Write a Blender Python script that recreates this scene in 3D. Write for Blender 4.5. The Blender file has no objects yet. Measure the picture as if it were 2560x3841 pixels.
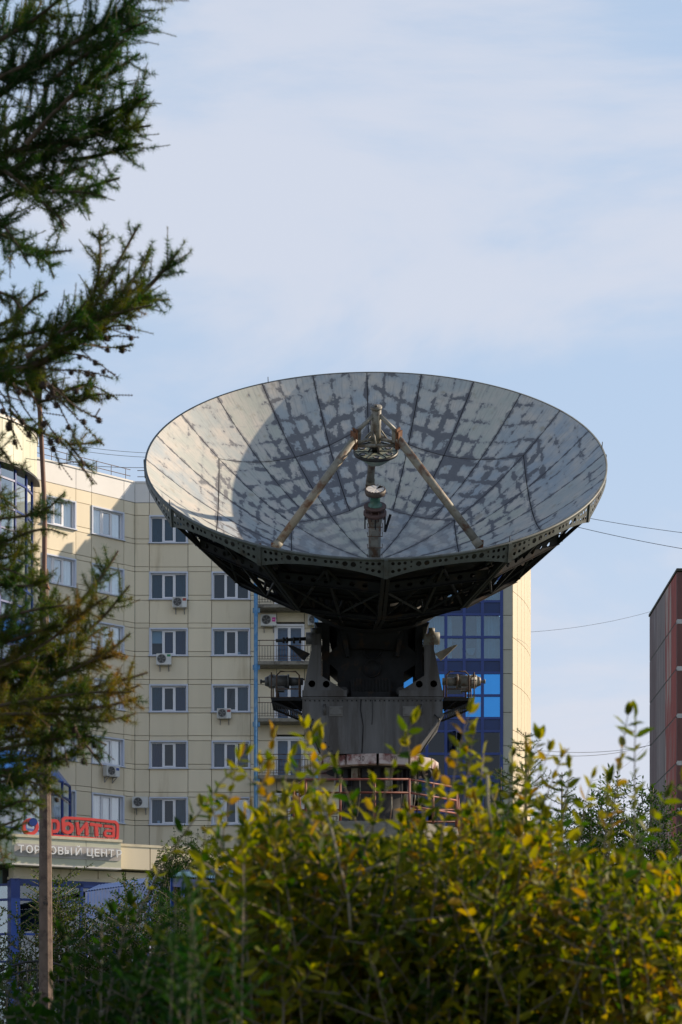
import bpy, bmesh, math, random
import numpy as np
from mathutils import Vector, Matrix
from mathutils.geometry import delaunay_2d_cdt
random.seed(7); RNG = np.random.default_rng(7)
SC = bpy.context.scene
COL = SC.collection
PI = math.pi
rad = math.radians
# ------------------------------------------------------------------ camera, sky, sun, exposure
FD = 7000 / 1.63265          # focal length in sketch units (photo drawn 1568 wide)
CXD, HZD, EYE = 784.0, 2407.0, 1.6
cam = bpy.data.cameras.new('camera'); cam_o = bpy.data.objects.new('camera', cam); COL.objects.link(cam_o)
cam_o.location = (0, 0, EYE); cam_o.rotation_euler = (rad(90), 0, 0)
cam.sensor_fit = 'HORIZONTAL'; cam.sensor_width = 24.0; cam.lens = 7000 / 2560 * 24.0
cam.shift_y = (3930 - 1920.5) / 2560
cam.clip_start = 0.3; cam.clip_end = 6000
cam.dof.use_dof = True; cam.dof.focus_distance = 50.0; cam.dof.aperture_fstop = 6.3
SC.camera = cam_o
SUN_AZ, SUN_EL = 75.0, 26.5
w = bpy.data.worlds.new('World'); SC.world = w; w.use_nodes = True
nt = w.node_tree; nt.nodes.clear()
def N(nt, typ, **kw):
    n = nt.nodes.new(typ)
    for k, v in kw.items():
        if k.startswith('i_'):
            key = k[2:]; key = int(key) if key.isdigit() else key.replace('_', ' ')
            n.inputs[key].default_value = v
        else: setattr(n, k, v)
    return n
sky = N(nt, 'ShaderNodeTexSky', sky_type='NISHITA', sun_disc=False, sun_elevation=rad(SUN_EL), sun_rotation=rad(SUN_AZ),
        air_density=1.35, dust_density=0.35, ozone_density=2.6, altitude=150)
tc = N(nt, 'ShaderNodeTexCoord')
mp = N(nt, 'ShaderNodeMapping'); mp.inputs['Scale'].default_value = (2.2, 2.2, 7.0); mp.inputs['Rotation'].default_value = (0, rad(6), rad(20)); mp.inputs['Location'].default_value = (0, 0, -1.72)
n1 = N(nt, 'ShaderNodeTexNoise', i_Scale=1.5, i_Detail=10.0, i_Roughness=0.58, i_Distortion=0.5)
n2 = N(nt, 'ShaderNodeTexNoise', i_Scale=0.9, i_Detail=3.0)
cr = N(nt, 'ShaderNodeMapRange'); cr.inputs['From Min'].default_value = 0.485; cr.inputs['From Max'].default_value = 0.60
cr.inputs['To Min'].default_value = 0.0; cr.inputs['To Max'].default_value = 0.85; cr.interpolation_type = 'SMOOTHSTEP'
mx = N(nt, 'ShaderNodeMix', data_type='RGBA')
mx.inputs['B'].default_value = (5.35, 5.5, 6.15, 1)
hz = N(nt, 'ShaderNodeMix', data_type='RGBA'); hz.inputs['Factor'].default_value = 0.75; hz.inputs['B'].default_value = (4.0, 5.0, 6.5, 1)
bg = N(nt, 'ShaderNodeBackground', i_Strength=0.100)
out = N(nt, 'ShaderNodeOutputWorld')
L = nt.links.new
L(tc.outputs['Generated'], mp.inputs[0]); L(mp.outputs[0], n1.inputs['Vector']); L(mp.outputs[0], n2.inputs['Vector'])
ad = N(nt, 'ShaderNodeMath', operation='ADD'); ad2 = N(nt, 'ShaderNodeMath', operation='MULTIPLY', i_1=0.5)
L(n1.outputs['Fac'], ad.inputs[0]); L(n2.outputs['Fac'], ad.inputs[1]); L(ad.outputs[0], ad2.inputs[0]); L(ad2.outputs[0], cr.inputs['Value'])
# thin high haze is thickest low down; cut above the view to deepen shade
sz_ = N(nt, 'ShaderNodeSeparateXYZ'); hf = N(nt, 'ShaderNodeMapRange'); hf.interpolation_type = 'SMOOTHSTEP'
hf.inputs['From Min'].default_value = 0.42; hf.inputs['From Max'].default_value = 0.85; hf.inputs['To Min'].default_value = 0.82; hf.inputs['To Max'].default_value = 0.05
cf = N(nt, 'ShaderNodeMath', operation='MULTIPLY'); L(tc.outputs['Generated'], sz_.inputs[0]); L(sz_.outputs['Z'], hf.inputs['Value'])
L(hf.outputs[0], hz.inputs['Factor']); L(cr.outputs[0], cf.inputs[0]); L(hf.outputs[0], cf.inputs[1])
L(sky.outputs[0], hz.inputs['A']); lo = N(nt, 'ShaderNodeMapRange'); lo.interpolation_type = 'SMOOTHSTEP'; lo.inputs['From Min'].default_value = 0.02; lo.inputs['From Max'].default_value = 0.34; lo.inputs['To Min'].default_value = 0.85; lo.inputs['To Max'].default_value = 0.0
wh = N(nt, 'ShaderNodeMix', data_type='RGBA'); wh.inputs['B'].default_value = (5.3, 5.5, 6.25, 1)
L(sz_.outputs['Z'], lo.inputs['Value']); L(lo.outputs[0], wh.inputs['Factor']); L(hz.outputs['Result'], wh.inputs['A']); L(wh.outputs['Result'], mx.inputs['A']); L(cf.outputs[0], mx.inputs['Factor'])
L(mx.outputs['Result'], bg.inputs['Color']); L(bg.outputs[0], out.inputs[0])
sun = bpy.data.lights.new('sun', 'SUN'); sun.energy = 5.0; sun.angle = rad(0.5); sun.color = (1.0, 0.83, 0.62)
sun_o = bpy.data.objects.new('sun', sun); COL.objects.link(sun_o)
sdir = Vector((math.sin(rad(SUN_AZ)) * math.cos(rad(SUN_EL)), math.cos(rad(SUN_AZ)) * math.cos(rad(SUN_EL)), math.sin(rad(SUN_EL))))
sun_o.rotation_euler = sdir.to_track_quat('Z', 'Y').to_euler(); sun_o.location = (60, 20, 60)
vs = SC.view_settings; vs.view_transform = 'Standard'; vs.look = 'None'; vs.gamma = 1; vs.use_curve_mapping = False
vs.exposure = 0.43

# ------------------------------------------------------------------ helpers
def W(x, y, Y):
    """point seen at sketch coordinate (x, y), at distance Y"""
    return Vector(((x - CXD) / FD * Y, Y, EYE + (HZD - y) / FD * Y))
def ident(): return Matrix.Identity(4)
def tag(o, label=None, cat=None, group=None, kind=None):
    if label: o['label'] = label
    if cat: o['category'] = cat
    if group: o['group'] = group
    if kind: o['kind'] = kind
    return o
def empty(name, loc, label, cat, group=None):
    o = bpy.data.objects.new(name, None); COL.objects.link(o); o.location = loc; o.empty_display_size = 0.2
    return tag(o, label, cat, group)
def link(name, me, parent=None, M=None):
    """object holding mesh me, with WORLD matrix M"""
    o = bpy.data.objects.new(name, me); COL.objects.link(o)
    M = M or ident()
    if parent is not None:
        o.parent = parent; o.matrix_parent_inverse = ident()
        o.matrix_basis = wm(parent).inverted() @ M
    else: o.matrix_basis = M
    return o
def wm(o):
    m = o.matrix_basis.copy(); p = o.parent
    while p is not None: m = p.matrix_basis @ m; p = p.parent
    return m
def T(v): return Matrix.Translation(v)
class MB:
    def __init__(s): s.v = []; s.f = []; s.m = []; s.mi = 0; s.sm = []
    def face(s, idx, smooth=False): s.f.append(tuple(idx)); s.m.append(s.mi); s.sm.append(smooth)
    def box(s, c0, c1, M=None):
        x0, y0, z0 = c0; x1, y1, z1 = c1
        n = len(s.v)
        for p in ((x0,y0,z0),(x1,y0,z0),(x1,y1,z0),(x0,y1,z0),(x0,y0,z1),(x1,y0,z1),(x1,y1,z1),(x0,y1,z1)):
            s.v.append(tuple(M @ Vector(p)) if M else p)
        for q in ((0,3,2,1),(4,5,6,7),(0,1,5,4),(1,2,6,5),(2,3,7,6),(3,0,4,7)): s.face([n + i for i in q])
    def prism(s, poly, d0, d1, axis='y', M=None):
        """polygon in (a,b) extruded along axis"""
        n = len(s.v); k = len(poly)
        for d in (d0, d1):
            for a, b in poly:
                p = {'y': (a, d, b), 'x': (d, a, b), 'z': (a, b, d)}[axis]
                s.v.append(tuple(M @ Vector(p)) if M else p)
        s.face(list(range(n, n + k))); s.face(list(range(n + 2 * k - 1, n + k - 1, -1)))
        for i in range(k):
            j = (i + 1) % k; s.face((n + j, n + i, n + k + i, n + k + j))
    def tube(s, pts, r, seg=8, cap=True, taper=None):
        pts = [Vector(p) for p in pts]; n0 = len(s.v); m = len(pts)
        up = None
        for i, p in enumerate(pts):
            d = (pts[min(i + 1, m - 1)] - pts[max(i - 1, 0)]).normalized()
            if up is None:
                up = Vector((0, 0, 1)) if abs(d.z) < 0.9 else Vector((1, 0, 0))
            a = d.cross(up)
            if a.length < 1e-4: a = d.cross(Vector((0.3, 1, 0.2)))
            a.normalize(); b = d.cross(a).normalized(); up = b.cross(d) * 1.0 if False else up
            rr = r if not isinstance(r, (list, tuple)) else r[i]
            for k in range(seg):
                t = 2 * PI * k / seg
                s.v.append(tuple(p + a * (rr * math.cos(t)) + b * (rr * math.sin(t))))
        for i in range(m - 1):
            for k in range(seg):
                k2 = (k + 1) % seg; A = n0 + i * seg; B = A + seg
                s.face((A + k, A + k2, B + k2, B + k), seg > 5)
        if cap:
            s.face([n0 + k for k in range(seg - 1, -1, -1)]); s.face([n0 + (m - 1) * seg + k for k in range(seg)])
    def bar(s, a, b, w, h=None, side=None):
        """rectangular bar a->b"""
        a, b = Vector(a), Vector(b); h = h or w; d = (b - a).normalized()
        sd = Vector(side) if side is not None else (Vector((0, 0, 1)) if abs(d.z) < 0.95 else Vector((0, 1, 0)))
        x = d.cross(sd).normalized(); y = x.cross(d).normalized()
        n = len(s.v)
        for p in (a, b):
            for u, v in ((-1,-1),(1,-1),(1,1),(-1,1)): s.v.append(tuple(p + x * (u * w / 2) + y * (v * h / 2)))
        for q in ((0,3,2,1),(4,5,6,7),(0,1,5,4),(1,2,6,5),(2,3,7,6),(3,0,4,7)): s.face([n + i for i in q])
    def lathe(s, prof, seg=24, M=None, smooth=True, cap=False):
        n0 = len(s.v)
        for r, z in prof:
            for k in range(seg):
                t = 2 * PI * k / seg; p = Vector((r * math.cos(t), r * math.sin(t), z))
                s.v.append(tuple(M @ p) if M else tuple(p))
        for i in range(len(prof) - 1):
            for k in range(seg):
                k2 = (k + 1) % seg; A = n0 + i * seg; B = A + seg
                s.face((A + k, A + k2, B + k2, B + k), smooth)
        if cap and prof[0][0] > 1e-5: s.face([n0 + k for k in range(seg - 1, -1, -1)])
        if cap and prof[-1][0] > 1e-5: s.face([n0 + (len(prof) - 1) * seg + k for k in range(seg)])
    def mesh(s, name, mats):
        me = bpy.data.meshes.new(name); me.from_pydata(s.v, [], s.f)
        if not isinstance(mats, (list, tuple)): mats = [mats]
        for m in mats: me.materials.append(m)
        me.polygons.foreach_set('material_index', s.m); me.polygons.foreach_set('use_smooth', s.sm)
        me.update(); return me
    def build(s, name, mats, parent=None, M=None): return link(name, s.mesh(name, mats), parent, M)
    def build_w(s, name, mats, parent):
        """vertices are world coordinates; object gets its origin at the parent's"""
        o = link(name, s.mesh(name, mats), parent, ident()); return o

def plate_with_holes(outer, holes, seg=14):
    """2-D triangulated plate with round holes; returns verts2d, tris"""
    vs_ = [Vector(p) for p in outer]; ed = []; n = len(vs_)
    for i in range(n): ed.append((i, (i + 1) % n))
    for (cx, cy, r) in holes:
        b = len(vs_)
        for k in range(seg): vs_.append(Vector((cx + r * math.cos(2*PI*k/seg), cy + r * math.sin(2*PI*k/seg))))
        for k in range(seg): ed.append((b + k, b + (k + 1) % seg))
    v, e, f, *_ = delaunay_2d_cdt(vs_, ed, [], 1, 1e-6)
    fs = []
    for t in f:
        c = sum((v[i] for i in t), Vector((0, 0))) / 3
        if any((c - Vector((hx, hy))).length < hr * 0.985 for hx, hy, hr in holes): continue
        fs.append(tuple(t))
    return [tuple(p) for p in v], fs

# ------------------------------------------------------------------ materials
MATS = {}
def base(name):
    m = bpy.data.materials.new(name); m.use_nodes = True; t = m.node_tree
    return m, t, t.nodes['Principled BSDF']
def mat(name, col, rough=0.6, metal=0.0, var=0.15, scale=3.0, dirt=None, bump=0.0, streak=False, spec=0.5, rnd=0.0, dirt_amt=0.5):
    """base colour with noise wear; dirt = second colour in blotches/streaks; rnd = per-object value change"""
    if name in MATS: return MATS[name]
    m, t, p = base(name); l = t.links.new
    c = (*col, 1)
    tcn = N(t, 'ShaderNodeTexCoord'); mpn = N(t, 'ShaderNodeMapping'); l(tcn.outputs['Object'], mpn.inputs[0])
    geo = N(t, 'ShaderNodeNewGeometry'); l(geo.outputs['Position'], mpn.inputs[0])
    if streak: mpn.inputs['Scale'].default_value = (1, 1, 0.12)
    nz = N(t, 'ShaderNodeTexNoise', i_Scale=scale, i_Detail=7.0, i_Roughness=0.6); l(mpn.outputs[0], nz.inputs['Vector'])
    mr = N(t, 'ShaderNodeMapRange'); mr.inputs['From Min'].default_value = 0.3; mr.inputs['From Max'].default_value = 0.7
    mr.inputs['To Min'].default_value = 1 - var; mr.inputs['To Max'].default_value = 1 + var
    l(nz.outputs['Fac'], mr.inputs['Value'])
    vm = N(t, 'ShaderNodeVectorMath', operation='SCALE'); vm.inputs[0].default_value = col; l(mr.outputs[0], vm.inputs['Scale'])
    last = vm.outputs[0]
    if dirt:
        n2_ = N(t, 'ShaderNodeTexNoise', i_Scale=scale * 0.6, i_Detail=8.0, i_Roughness=0.65); l(mpn.outputs[0], n2_.inputs['Vector'])
        r2 = N(t, 'ShaderNodeMapRange'); lo = 0.66 - 0.22 * dirt_amt
        r2.inputs['From Min'].default_value = lo; r2.inputs['From Max'].default_value = lo + 0.12
        l(n2_.outputs['Fac'], r2.inputs['Value'])
        mxx = N(t, 'ShaderNodeMix', data_type='RGBA'); mxx.inputs['B'].default_value = (*dirt, 1)
        l(r2.outputs[0], mxx.inputs['Factor']); l(last, mxx.inputs['A']); last = mxx.outputs['Result']
    if rnd:
        oi = N(t, 'ShaderNodeObjectInfo'); r3 = N(t, 'ShaderNodeMapRange')
        r3.inputs['To Min'].default_value = 1 - rnd; r3.inputs['To Max'].default_value = 1 + rnd
        l(oi.outputs['Random'], r3.inputs['Value']); v3 = N(t, 'ShaderNodeVectorMath', operation='SCALE')
        l(last, v3.inputs[0]); l(r3.outputs[0], v3.inputs['Scale']); last = v3.outputs[0]
    l(last, p.inputs['Base Color'])
    p.inputs['Roughness'].default_value = rough; p.inputs['Metallic'].default_value = metal
    p.inputs['Specular IOR Level'].default_value = spec
    if bump:
        bn = N(t, 'ShaderNodeBump', i_Strength=bump, i_Distance=0.02); l(nz.outputs['Fac'], bn.inputs['Height']); l(bn.outputs[0], p.inputs['Normal'])
    MATS[name] = m; return m
def glass(name, tint=(0.55, 0.7, 0.75), gloss=0.25, rough=0.02):
    if name in MATS: return MATS[name]
    m, t, p = base(name); l = t.links.new; t.nodes.remove(p); o = t.nodes['Material Output']
    tr = N(t, 'ShaderNodeBsdfTransparent'); tr.inputs[0].default_value = (*tint, 1)
    gl = N(t, 'ShaderNodeBsdfGlossy'); gl.inputs['Roughness'].default_value = rough; gl.inputs['Color'].default_value = (0.9, 0.95, 1, 1)
    lw = N(t, 'ShaderNodeLayerWeight', i_Blend=0.35); mr = N(t, 'ShaderNodeMapRange')
    mr.inputs['To Min'].default_value = gloss; mr.inputs['To Max'].default_value = 1.0
    l(lw.outputs['Fresnel'], mr.inputs['Value'])
    gn = N(t, 'ShaderNodeNewGeometry'); nz = N(t, 'ShaderNodeTexNoise', i_Scale=1.1, i_Detail=1.0); l(gn.outputs['Position'], nz.inputs['Vector'])
    bn = N(t, 'ShaderNodeBump', i_Strength=0.10, i_Distance=0.05); l(nz.outputs['Fac'], bn.inputs['Height']); l(bn.outputs[0], gl.inputs['Normal'])
    ms = N(t, 'ShaderNodeMixShader'); l(mr.outputs[0], ms.inputs[0]); l(tr.outputs[0], ms.inputs[1]); l(gl.outputs[0], ms.inputs[2])
    l(ms.outputs[0], o.inputs['Surface']); MATS[name] = m; return m
def leafmat(name, cols, trans=0.45, rough=0.5, scale=9.0, spec=0.3):
    """foliage: colour varies from leaf to leaf by position, light passes through"""
    if name in MATS: return MATS[name]
    m, t, p = base(name); l = t.links.new; t.nodes.remove(p); o = t.nodes['Material Output']
    at = N(t, 'ShaderNodeAttribute', attribute_name='tone'); g = N(t, 'ShaderNodeNewGeometry')
    nz = N(t, 'ShaderNodeTexNoise', i_Scale=scale, i_Detail=3.0); l(g.outputs['Position'], nz.inputs['Vector'])
    oi = N(t, 'ShaderNodeObjectInfo')
    a1 = N(t, 'ShaderNodeMath', operation='MULTIPLY_ADD', i_1=0.55, i_2=-0.15); l(nz.outputs['Fac'], a1.inputs[0])
    a2 = N(t, 'ShaderNodeMath', operation='ADD'); l(a1.outputs[0], a2.inputs[0]); l(at.outputs['Fac'], a2.inputs[1])
    r = N(t, 'ShaderNodeValToRGB'); l(a2.outputs[0], r.inputs[0])
    els = r.color_ramp.elements
    while len(els) < len(cols): els.new(0.5)
    for i, (pos, c) in enumerate(cols): els[i].position = pos; els[i].color = (*c, 1)
    pr = N(t, 'ShaderNodeBsdfPrincipled'); pr.inputs['Roughness'].default_value = rough; pr.inputs['Specular IOR Level'].default_value = spec
    tl = N(t, 'ShaderNodeBsdfTranslucent'); hs = N(t, 'ShaderNodeHueSaturation', i_Saturation=1.2, i_Value=1.65)
    l(r.outputs[0], pr.inputs['Base Color']); l(r.outputs[0], hs.inputs['Color']); l(hs.outputs[0], tl.inputs['Color'])
    ms = N(t, 'ShaderNodeMixShader', i_0=trans); l(pr.outputs[0], ms.inputs[1]); l(tl.outputs[0], ms.inputs[2]); l(ms.outputs[0], o.inputs['Surface'])
    MATS[name] = m; return m

M_cream = mat('cream_panel', (0.72, 0.63, 0.47), 0.55, var=0.06, scale=0.9, rnd=0.06, spec=0.3, dirt=(0.50, 0.41, 0.27), dirt_amt=0.35, streak=True)
M_white_panel = mat('white_panel', (0.70, 0.68, 0.66), 0.5, var=0.04, scale=1.0, rnd=0.02)
M_core = mat('wall_core', (0.07, 0.065, 0.055), 0.9, var=0.1)
M_frame = mat('white_frame', (0.74, 0.74, 0.77), 0.35, var=0.03)
M_casing = mat('casing_metal', (0.55, 0.59, 0.70), 0.35, var=0.03)
M_bluef = mat('blue_frame', (0.003, 0.030, 0.19), 0.35, var=0.08, spec=0.5)
M_bluepipe = mat('blue_pipe', (0.07, 0.22, 0.42), 0.5, var=0.2, scale=6, dirt=(0.16, 0.3, 0.45), dirt_amt=0.9)
M_conc = mat('concrete', (0.22, 0.20, 0.165), 0.85, var=0.25, scale=5, dirt=(0.10, 0.085, 0.07), dirt_amt=0.6, bump=0.4)
M_iron = mat('iron_rust', (0.085, 0.05, 0.032), 0.75, var=0.4, scale=8)
M_black = mat('black_iron', (0.012, 0.012, 0.013), 0.5, var=0.2)
M_gray_ped = mat('pedestal_paint', (0.105, 0.103, 0.105), 0.45, var=0.3, scale=2.6, dirt=(0.04, 0.032, 0.026), dirt_amt=0.85, streak=True, bump=0.15)
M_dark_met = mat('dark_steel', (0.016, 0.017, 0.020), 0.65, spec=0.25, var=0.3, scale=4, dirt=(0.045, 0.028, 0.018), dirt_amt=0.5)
M_girder = mat('girder_paint', (0.095, 0.105, 0.10), 0.55, var=0.18, scale=4, dirt=(0.06, 0.05, 0.04), dirt_amt=0.5)
M_rail_red = mat('red_rail', (0.20, 0.055, 0.04), 0.6, var=0.25, scale=8)
M_peel = mat('peeling_paint', (0.52, 0.44, 0.42), 0.8, var=0.12, scale=3, dirt=(0.16, 0.055, 0.05), dirt_amt=0.85, bump=0.5)
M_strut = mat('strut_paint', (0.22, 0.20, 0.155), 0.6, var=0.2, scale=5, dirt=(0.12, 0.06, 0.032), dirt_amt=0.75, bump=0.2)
M_rust = mat('rust', (0.13, 0.055, 0.025), 0.85, var=0.4, scale=9, bump=0.3)
M_room = mat('room_dark', (0.03, 0.045, 0.06), 0.9, var=0.1)
M_cur_teal = mat('curtain_teal', (0.065, 0.15, 0.185), 0.9, var=0.1)
M_cur_gray = mat('curtain_gray', (0.13, 0.17, 0.20), 0.9, var=0.1)
M_cur_white = mat('curtain_white', (0.70, 0.73, 0.74), 0.9, var=0.06)
M_cur_blue = mat('curtain_blue', (0.05, 0.08, 0.16), 0.9, var=0.1)
G_dark = glass('window_glass', (0.40, 0.56, 0.68), 0.008)
G_light = glass('window_glass_clear', (0.85, 0.9, 0.9), 0.22)
# ------------------------------------------------------------------ unit-cube pieces sharing a mesh per material
UNIT = {}
def unit(m, bev=False):
    if m.name not in UNIT:
        b = MB(); b.box((0, 0, 0), (1, 1, 1)); UNIT[m.name] = b.mesh('piece', m)
    return UNIT[m.name]
class Frame:
    """wall frame: u along wall (to the right), n out of the wall towards the viewer, z up"""
    def __init__(s, ox, oy, ux, uy):
        s.o = Vector((ox, oy, 0)); s.u = Vector((ux, uy, 0)).normalized(); s.n = Vector((s.u.y, -s.u.x, 0))
        s.M = Matrix(((s.u.x, s.n.x, 0, ox), (s.u.y, s.n.y, 0, oy), (0, 0, 1, 0), (0, 0, 0, 1)))
    def p(s, u, n, z): return s.o + s.u * u + s.n * n + Vector((0, 0, z))
    def u_at(s, x):
        """u whose image column is sketch x"""
        k = (x - CXD) / FD
        return (k * s.o.y - s.o.x) / (s.u.x - k * s.u.y)
    def z_at(s, x, y):
        u = s.u_at(x); Y = s.o.y + u * s.u.y; return EYE + (HZD - y) / FD * Y
def piece(name, parent, m, fr, u0, u1, n0, n1, z0, z1):
    S = Matrix.Diagonal((u1 - u0, n1 - n0, z1 - z0, 1))
    return link(name, unit(m), parent, fr.M @ T((u0, n0, z0)) @ S)

# ------------------------------------------------------------------ ground
g = MB(); R_ = 3000
g.v = [(-R_, -400, 0), (R_, -400, 0), (R_, R_, 0), (-R_, R_, 0)]; g.face((0, 1, 2, 3))
M_ground = mat('ground_grass', (0.05, 0.07, 0.025), 0.95, var=0.4, scale=0.8, dirt=(0.10, 0.085, 0.06), dirt_amt=0.5)
tag(g.build('ground', M_ground), kind='structure')
M_asph = mat('asphalt', (0.055, 0.055, 0.055), 0.9, var=0.2, scale=4)
g = MB(); g.box((-60, 33.5, -0.1), (60, 42, 0.004)); tag(g.build('road', M_asph), kind='structure')

# ------------------------------------------------------------------ windows
WIN_H = 1.41
def window_meshes(Wd, H, sash_open=None, door=False):
    """local: u=x, n=y (out), z up; origin bottom-left of opening"""
    d = {}
    c = MB(); t = 0.07
    for a, b_ in (((0, -0.2, 0), (t, 0.055, H)), ((Wd - t, -0.2, 0), (Wd, 0.055, H)), ((t, -0.2, H - t), (Wd - t, 0.055, H))): c.box(a, b_)
    d['casing'] = c.mesh('casing', M_casing)
    s = MB(); s.box((-0.04, -0.2, -0.05), (Wd + 0.04, 0.12, 0.0)); s.box((t, -0.2, 0.0), (Wd - t, 0.05, 0.02)); d['sill'] = s.mesh('sill', M_casing)
    f = MB(); a0, a1 = t, Wd - t; w3 = (a1 - a0) / 3
    fw = 0.055; y0, y1 = -0.2, -0.13
    f.box((a0, y0, 0.02), (a0 + fw, y1, H - t)); f.box((a1 - fw, y0, 0.02), (a1, y1, H - t))
    f.box((a0 + fw, y0, 0.02), (a1 - fw, y1, 0.02 + fw)); f.box((a0 + fw, y0, H - t - fw), (a1 - fw, y1, H - t))
    for k in (1, 2): f.box((a0 + w3 * k - 0.035, y0, 0.02 + fw), (a0 + w3 * k + 0.035, y1, H - t - fw))
    # opening middle sash, slightly proud
    m0, m1 = a0 + w3 + 0.035, a0 + 2 * w3 - 0.035; z0, z1 = 0.02 + fw, H - t - fw
    for p, q in (((m0, -0.17, z0), (m0 + 0.06, -0.105, z1)), ((m1 - 0.06, -0.17, z0), (m1, -0.105, z1)),
                 ((m0 + 0.06, -0.17, z0), (m1 - 0.06, -0.105, z0 + 0.06)), ((m0 + 0.06, -0.17, z1 - 0.06), (m1 - 0.06, -0.105, z1))): f.box(p, q)
    d['frame'] = f.mesh('frame', M_frame)
    pn = {}
    for k, (p0, p1) in enumerate(((a0 + fw, a0 + w3 - 0.035), (m0 + 0.06, m1 - 0.06), (a0 + 2 * w3 + 0.035, a1 - fw))):
        g_ = MB(); o_ = 0.06 if k == 1 else 0; g_.v = [(p0, -0.165, z0 + o_), (p1, -0.165, z0 + o_), (p1, -0.165, z1 - o_), (p0, -0.165, z1 - o_)]; g_.face((0, 1, 2, 3))
        pn[k] = (g_, p0, p1)
    d['panes'] = pn; d['geo'] = (a0, a1, z0, z1, w3)
    return d
WM = window_meshes(1.99, WIN_H)
PANE = {}
def pane_mesh(k, m):
    if (k, m.name) not in PANE: PANE[(k, m.name)] = WM['panes'][k][0].mesh('pane', m)
    return PANE[(k, m.name)]
CURT = {}
def curtain_mesh(k, m, lo=0.0, kind='pleat'):
    key = (k, m.name, lo, kind)
    if key not in CURT:
        a0, a1, z0, z1, w3 = WM['geo']; p0, p1 = a0 + w3 * k, a0 + w3 * (k + 1); b = MB(); n = 26 if kind == 'pleat' else 1
        zb = z0 + lo * (z1 - z0)
        for i in range(n + 1):
            x = p0 + (p1 - p0) * i / n; y = -0.30 + (0.022 * math.sin(i * 1.9) + 0.012 * math.sin(i * 0.9 + k) if n > 1 else 0)
            b.v += [(x, y, zb), (x, y, z1 + 0.02)]
        for i in range(n): b.face((2*i, 2*i+2, 2*i+3, 2*i+1))
        CURT[key] = b.mesh('curtain', m)
    return CURT[key]
BACKB = MB(); BACKB.box((0.02, -0.62, 0), (1.97, -0.60, WIN_H)); BACKM = BACKB.mesh('room', M_room)
def add_window(parent, fr, u, z, panes, label=None, lintel=None, pot=0):
    """panes: three (glass, curtain or None, lo)"""
    M = fr.M @ T((u, 0, z))
    w_ = link('window', WM['frame'], parent, M)
    link('casing', WM['casing'], w_, M); link('sill', WM['sill'], w_, M); link('room', BACKM, w_, M)
    for k, (gm, cm, lo) in enumerate(panes):
        link('pane', pane_mesh(k, gm), w_, M)
        if cm: link('curtain', curtain_mesh(k, cm, lo, 'pleat' if cm is not M_cur_white or lo == 0 else 'flat'), w_, M)
    if pot:
        b = MB(); b.lathe([(0.03, 0), (0.07, 0.0), (0.09, 0.13), (0.075, 0.13)], 12, T((0.45 + 1.05 * (pot - 1) * .9, -0.25, 0.08)))
        b.build('flower_pot', M_frame, w_, M)
    if label: w_['label'] = label
    return w_

# ------------------------------------------------------------------ apartment building
TH = 42
c_, s_ = math.cos(rad(TH)), math.sin(rad(TH))
YB = 96.0; X0 = (310 - CXD) / FD * YB
FC = Frame(X0, YB, 1, 0)                 # central facade
FWG = Frame(X0, YB, c_, s_)              # left wing: u negative towards the camera
apt = empty('apartment_building', (X0, YB, 0), 'cream panelled apartment block with bent left wing and blue glazed bay', 'building')
def zy(y): return EYE + (HZD - y) / FD * YB
def ux(x): return (x - CXD) / FD * YB - X0
PITCH = zy(1183) - zy(1312.5)
ZT0 = zy(1184)                           # top of the window band, uppermost row
G = 0.028
def panels(fr, cols, wins, kmax, ztop=None, skip=lambda c, k: False, m=M_cream, bot=4.0):
    """cladding: per storey window band, narrow band, tall band, narrow band"""
    for k in range(kmax):
        zt = ZT0 - PITCH * k
        bands = [(zt - 1.21, zt), (zt - 1.47, zt - 1.21), (zt - 2.64, zt - 1.47), (zt - PITCH, zt - 2.64)]
        for ci, (u0, u1) in enumerate(cols):
            if skip(ci, k): continue
            if ci in wins:
                # window opening, one panel beneath it
                piece('panel', apt, m, fr, u0 + G/2, u1 - G/2, -0.22, 0.0, zt - 2.64, zt - WIN_H - 0.06)
                piece('panel', apt, m, fr, u0 + G/2, u1 - G/2, -0.22, 0.0, zt - PITCH + G/2, zt - 2.64 - G)
            else:
                for z0, z1 in bands:
                    if z1 < bot: continue
                    piece('panel', apt, m, fr, u0 + G/2, u1 - G/2, -0.22, 0.0, z0 + G/2, z1 - G/2)
colsC = [(0, ux(343.3)), (ux(343.3), ux(343.3) + 1.99), (ux(343.3) + 1.99, ux(486.5)), (ux(486.5), ux(486.5) + 1.99), (ux(486.5) + 1.99, ux(591))]
NK = 8
panels(FC, colsC, {1, 3}, NK)
# parapet and row above windows
def top_rows(fr, cols):
    for u0, u1 in cols:
        piece('panel', apt, M_cream, fr, u0 + G/2, u1 - G/2, -0.22, 0.0, ZT0 + G/2, zy(1155) - G/2)
        piece('parapet_panel', apt, M_white_panel, fr, u0 + G/2, u1 - G/2, -0.22, 0.01, zy(1155) + G/2, zy(1109))
top_rows(FC, colsC)
# balcony wall columns and the wall behind the dish
colsD = [(ux(591), ux(636)), (ux(636), ux(700)), (ux(700), ux(728)), (ux(728), ux(790)), (ux(790), ux(850)), (ux(850), ux(925))]
for k in range(NK):
    zt = ZT0 - PITCH * k
    for ci, (u0, u1) in enumerate(colsD):
        if ci == 1:
            piece('panel', apt, M_cream, FC, u0 + G/2, u1 - G/2, -0.22, 0.0, zt - 2.64 + 0.06, zt - 2.02)
        else:
            piece('panel', apt, M_cream, FC, u0 + G/2, u1 - G/2, -0.22, 0.0, zt - 1.85 + G/2, zt - G/2)
            piece('panel', apt, M_cream, FC, u0 + G/2, u1 - G/2, -0.22, 0.0, zt - PITCH + G/2, zt - 1.85 - G/2)
top_rows(FC, colsD)
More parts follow.
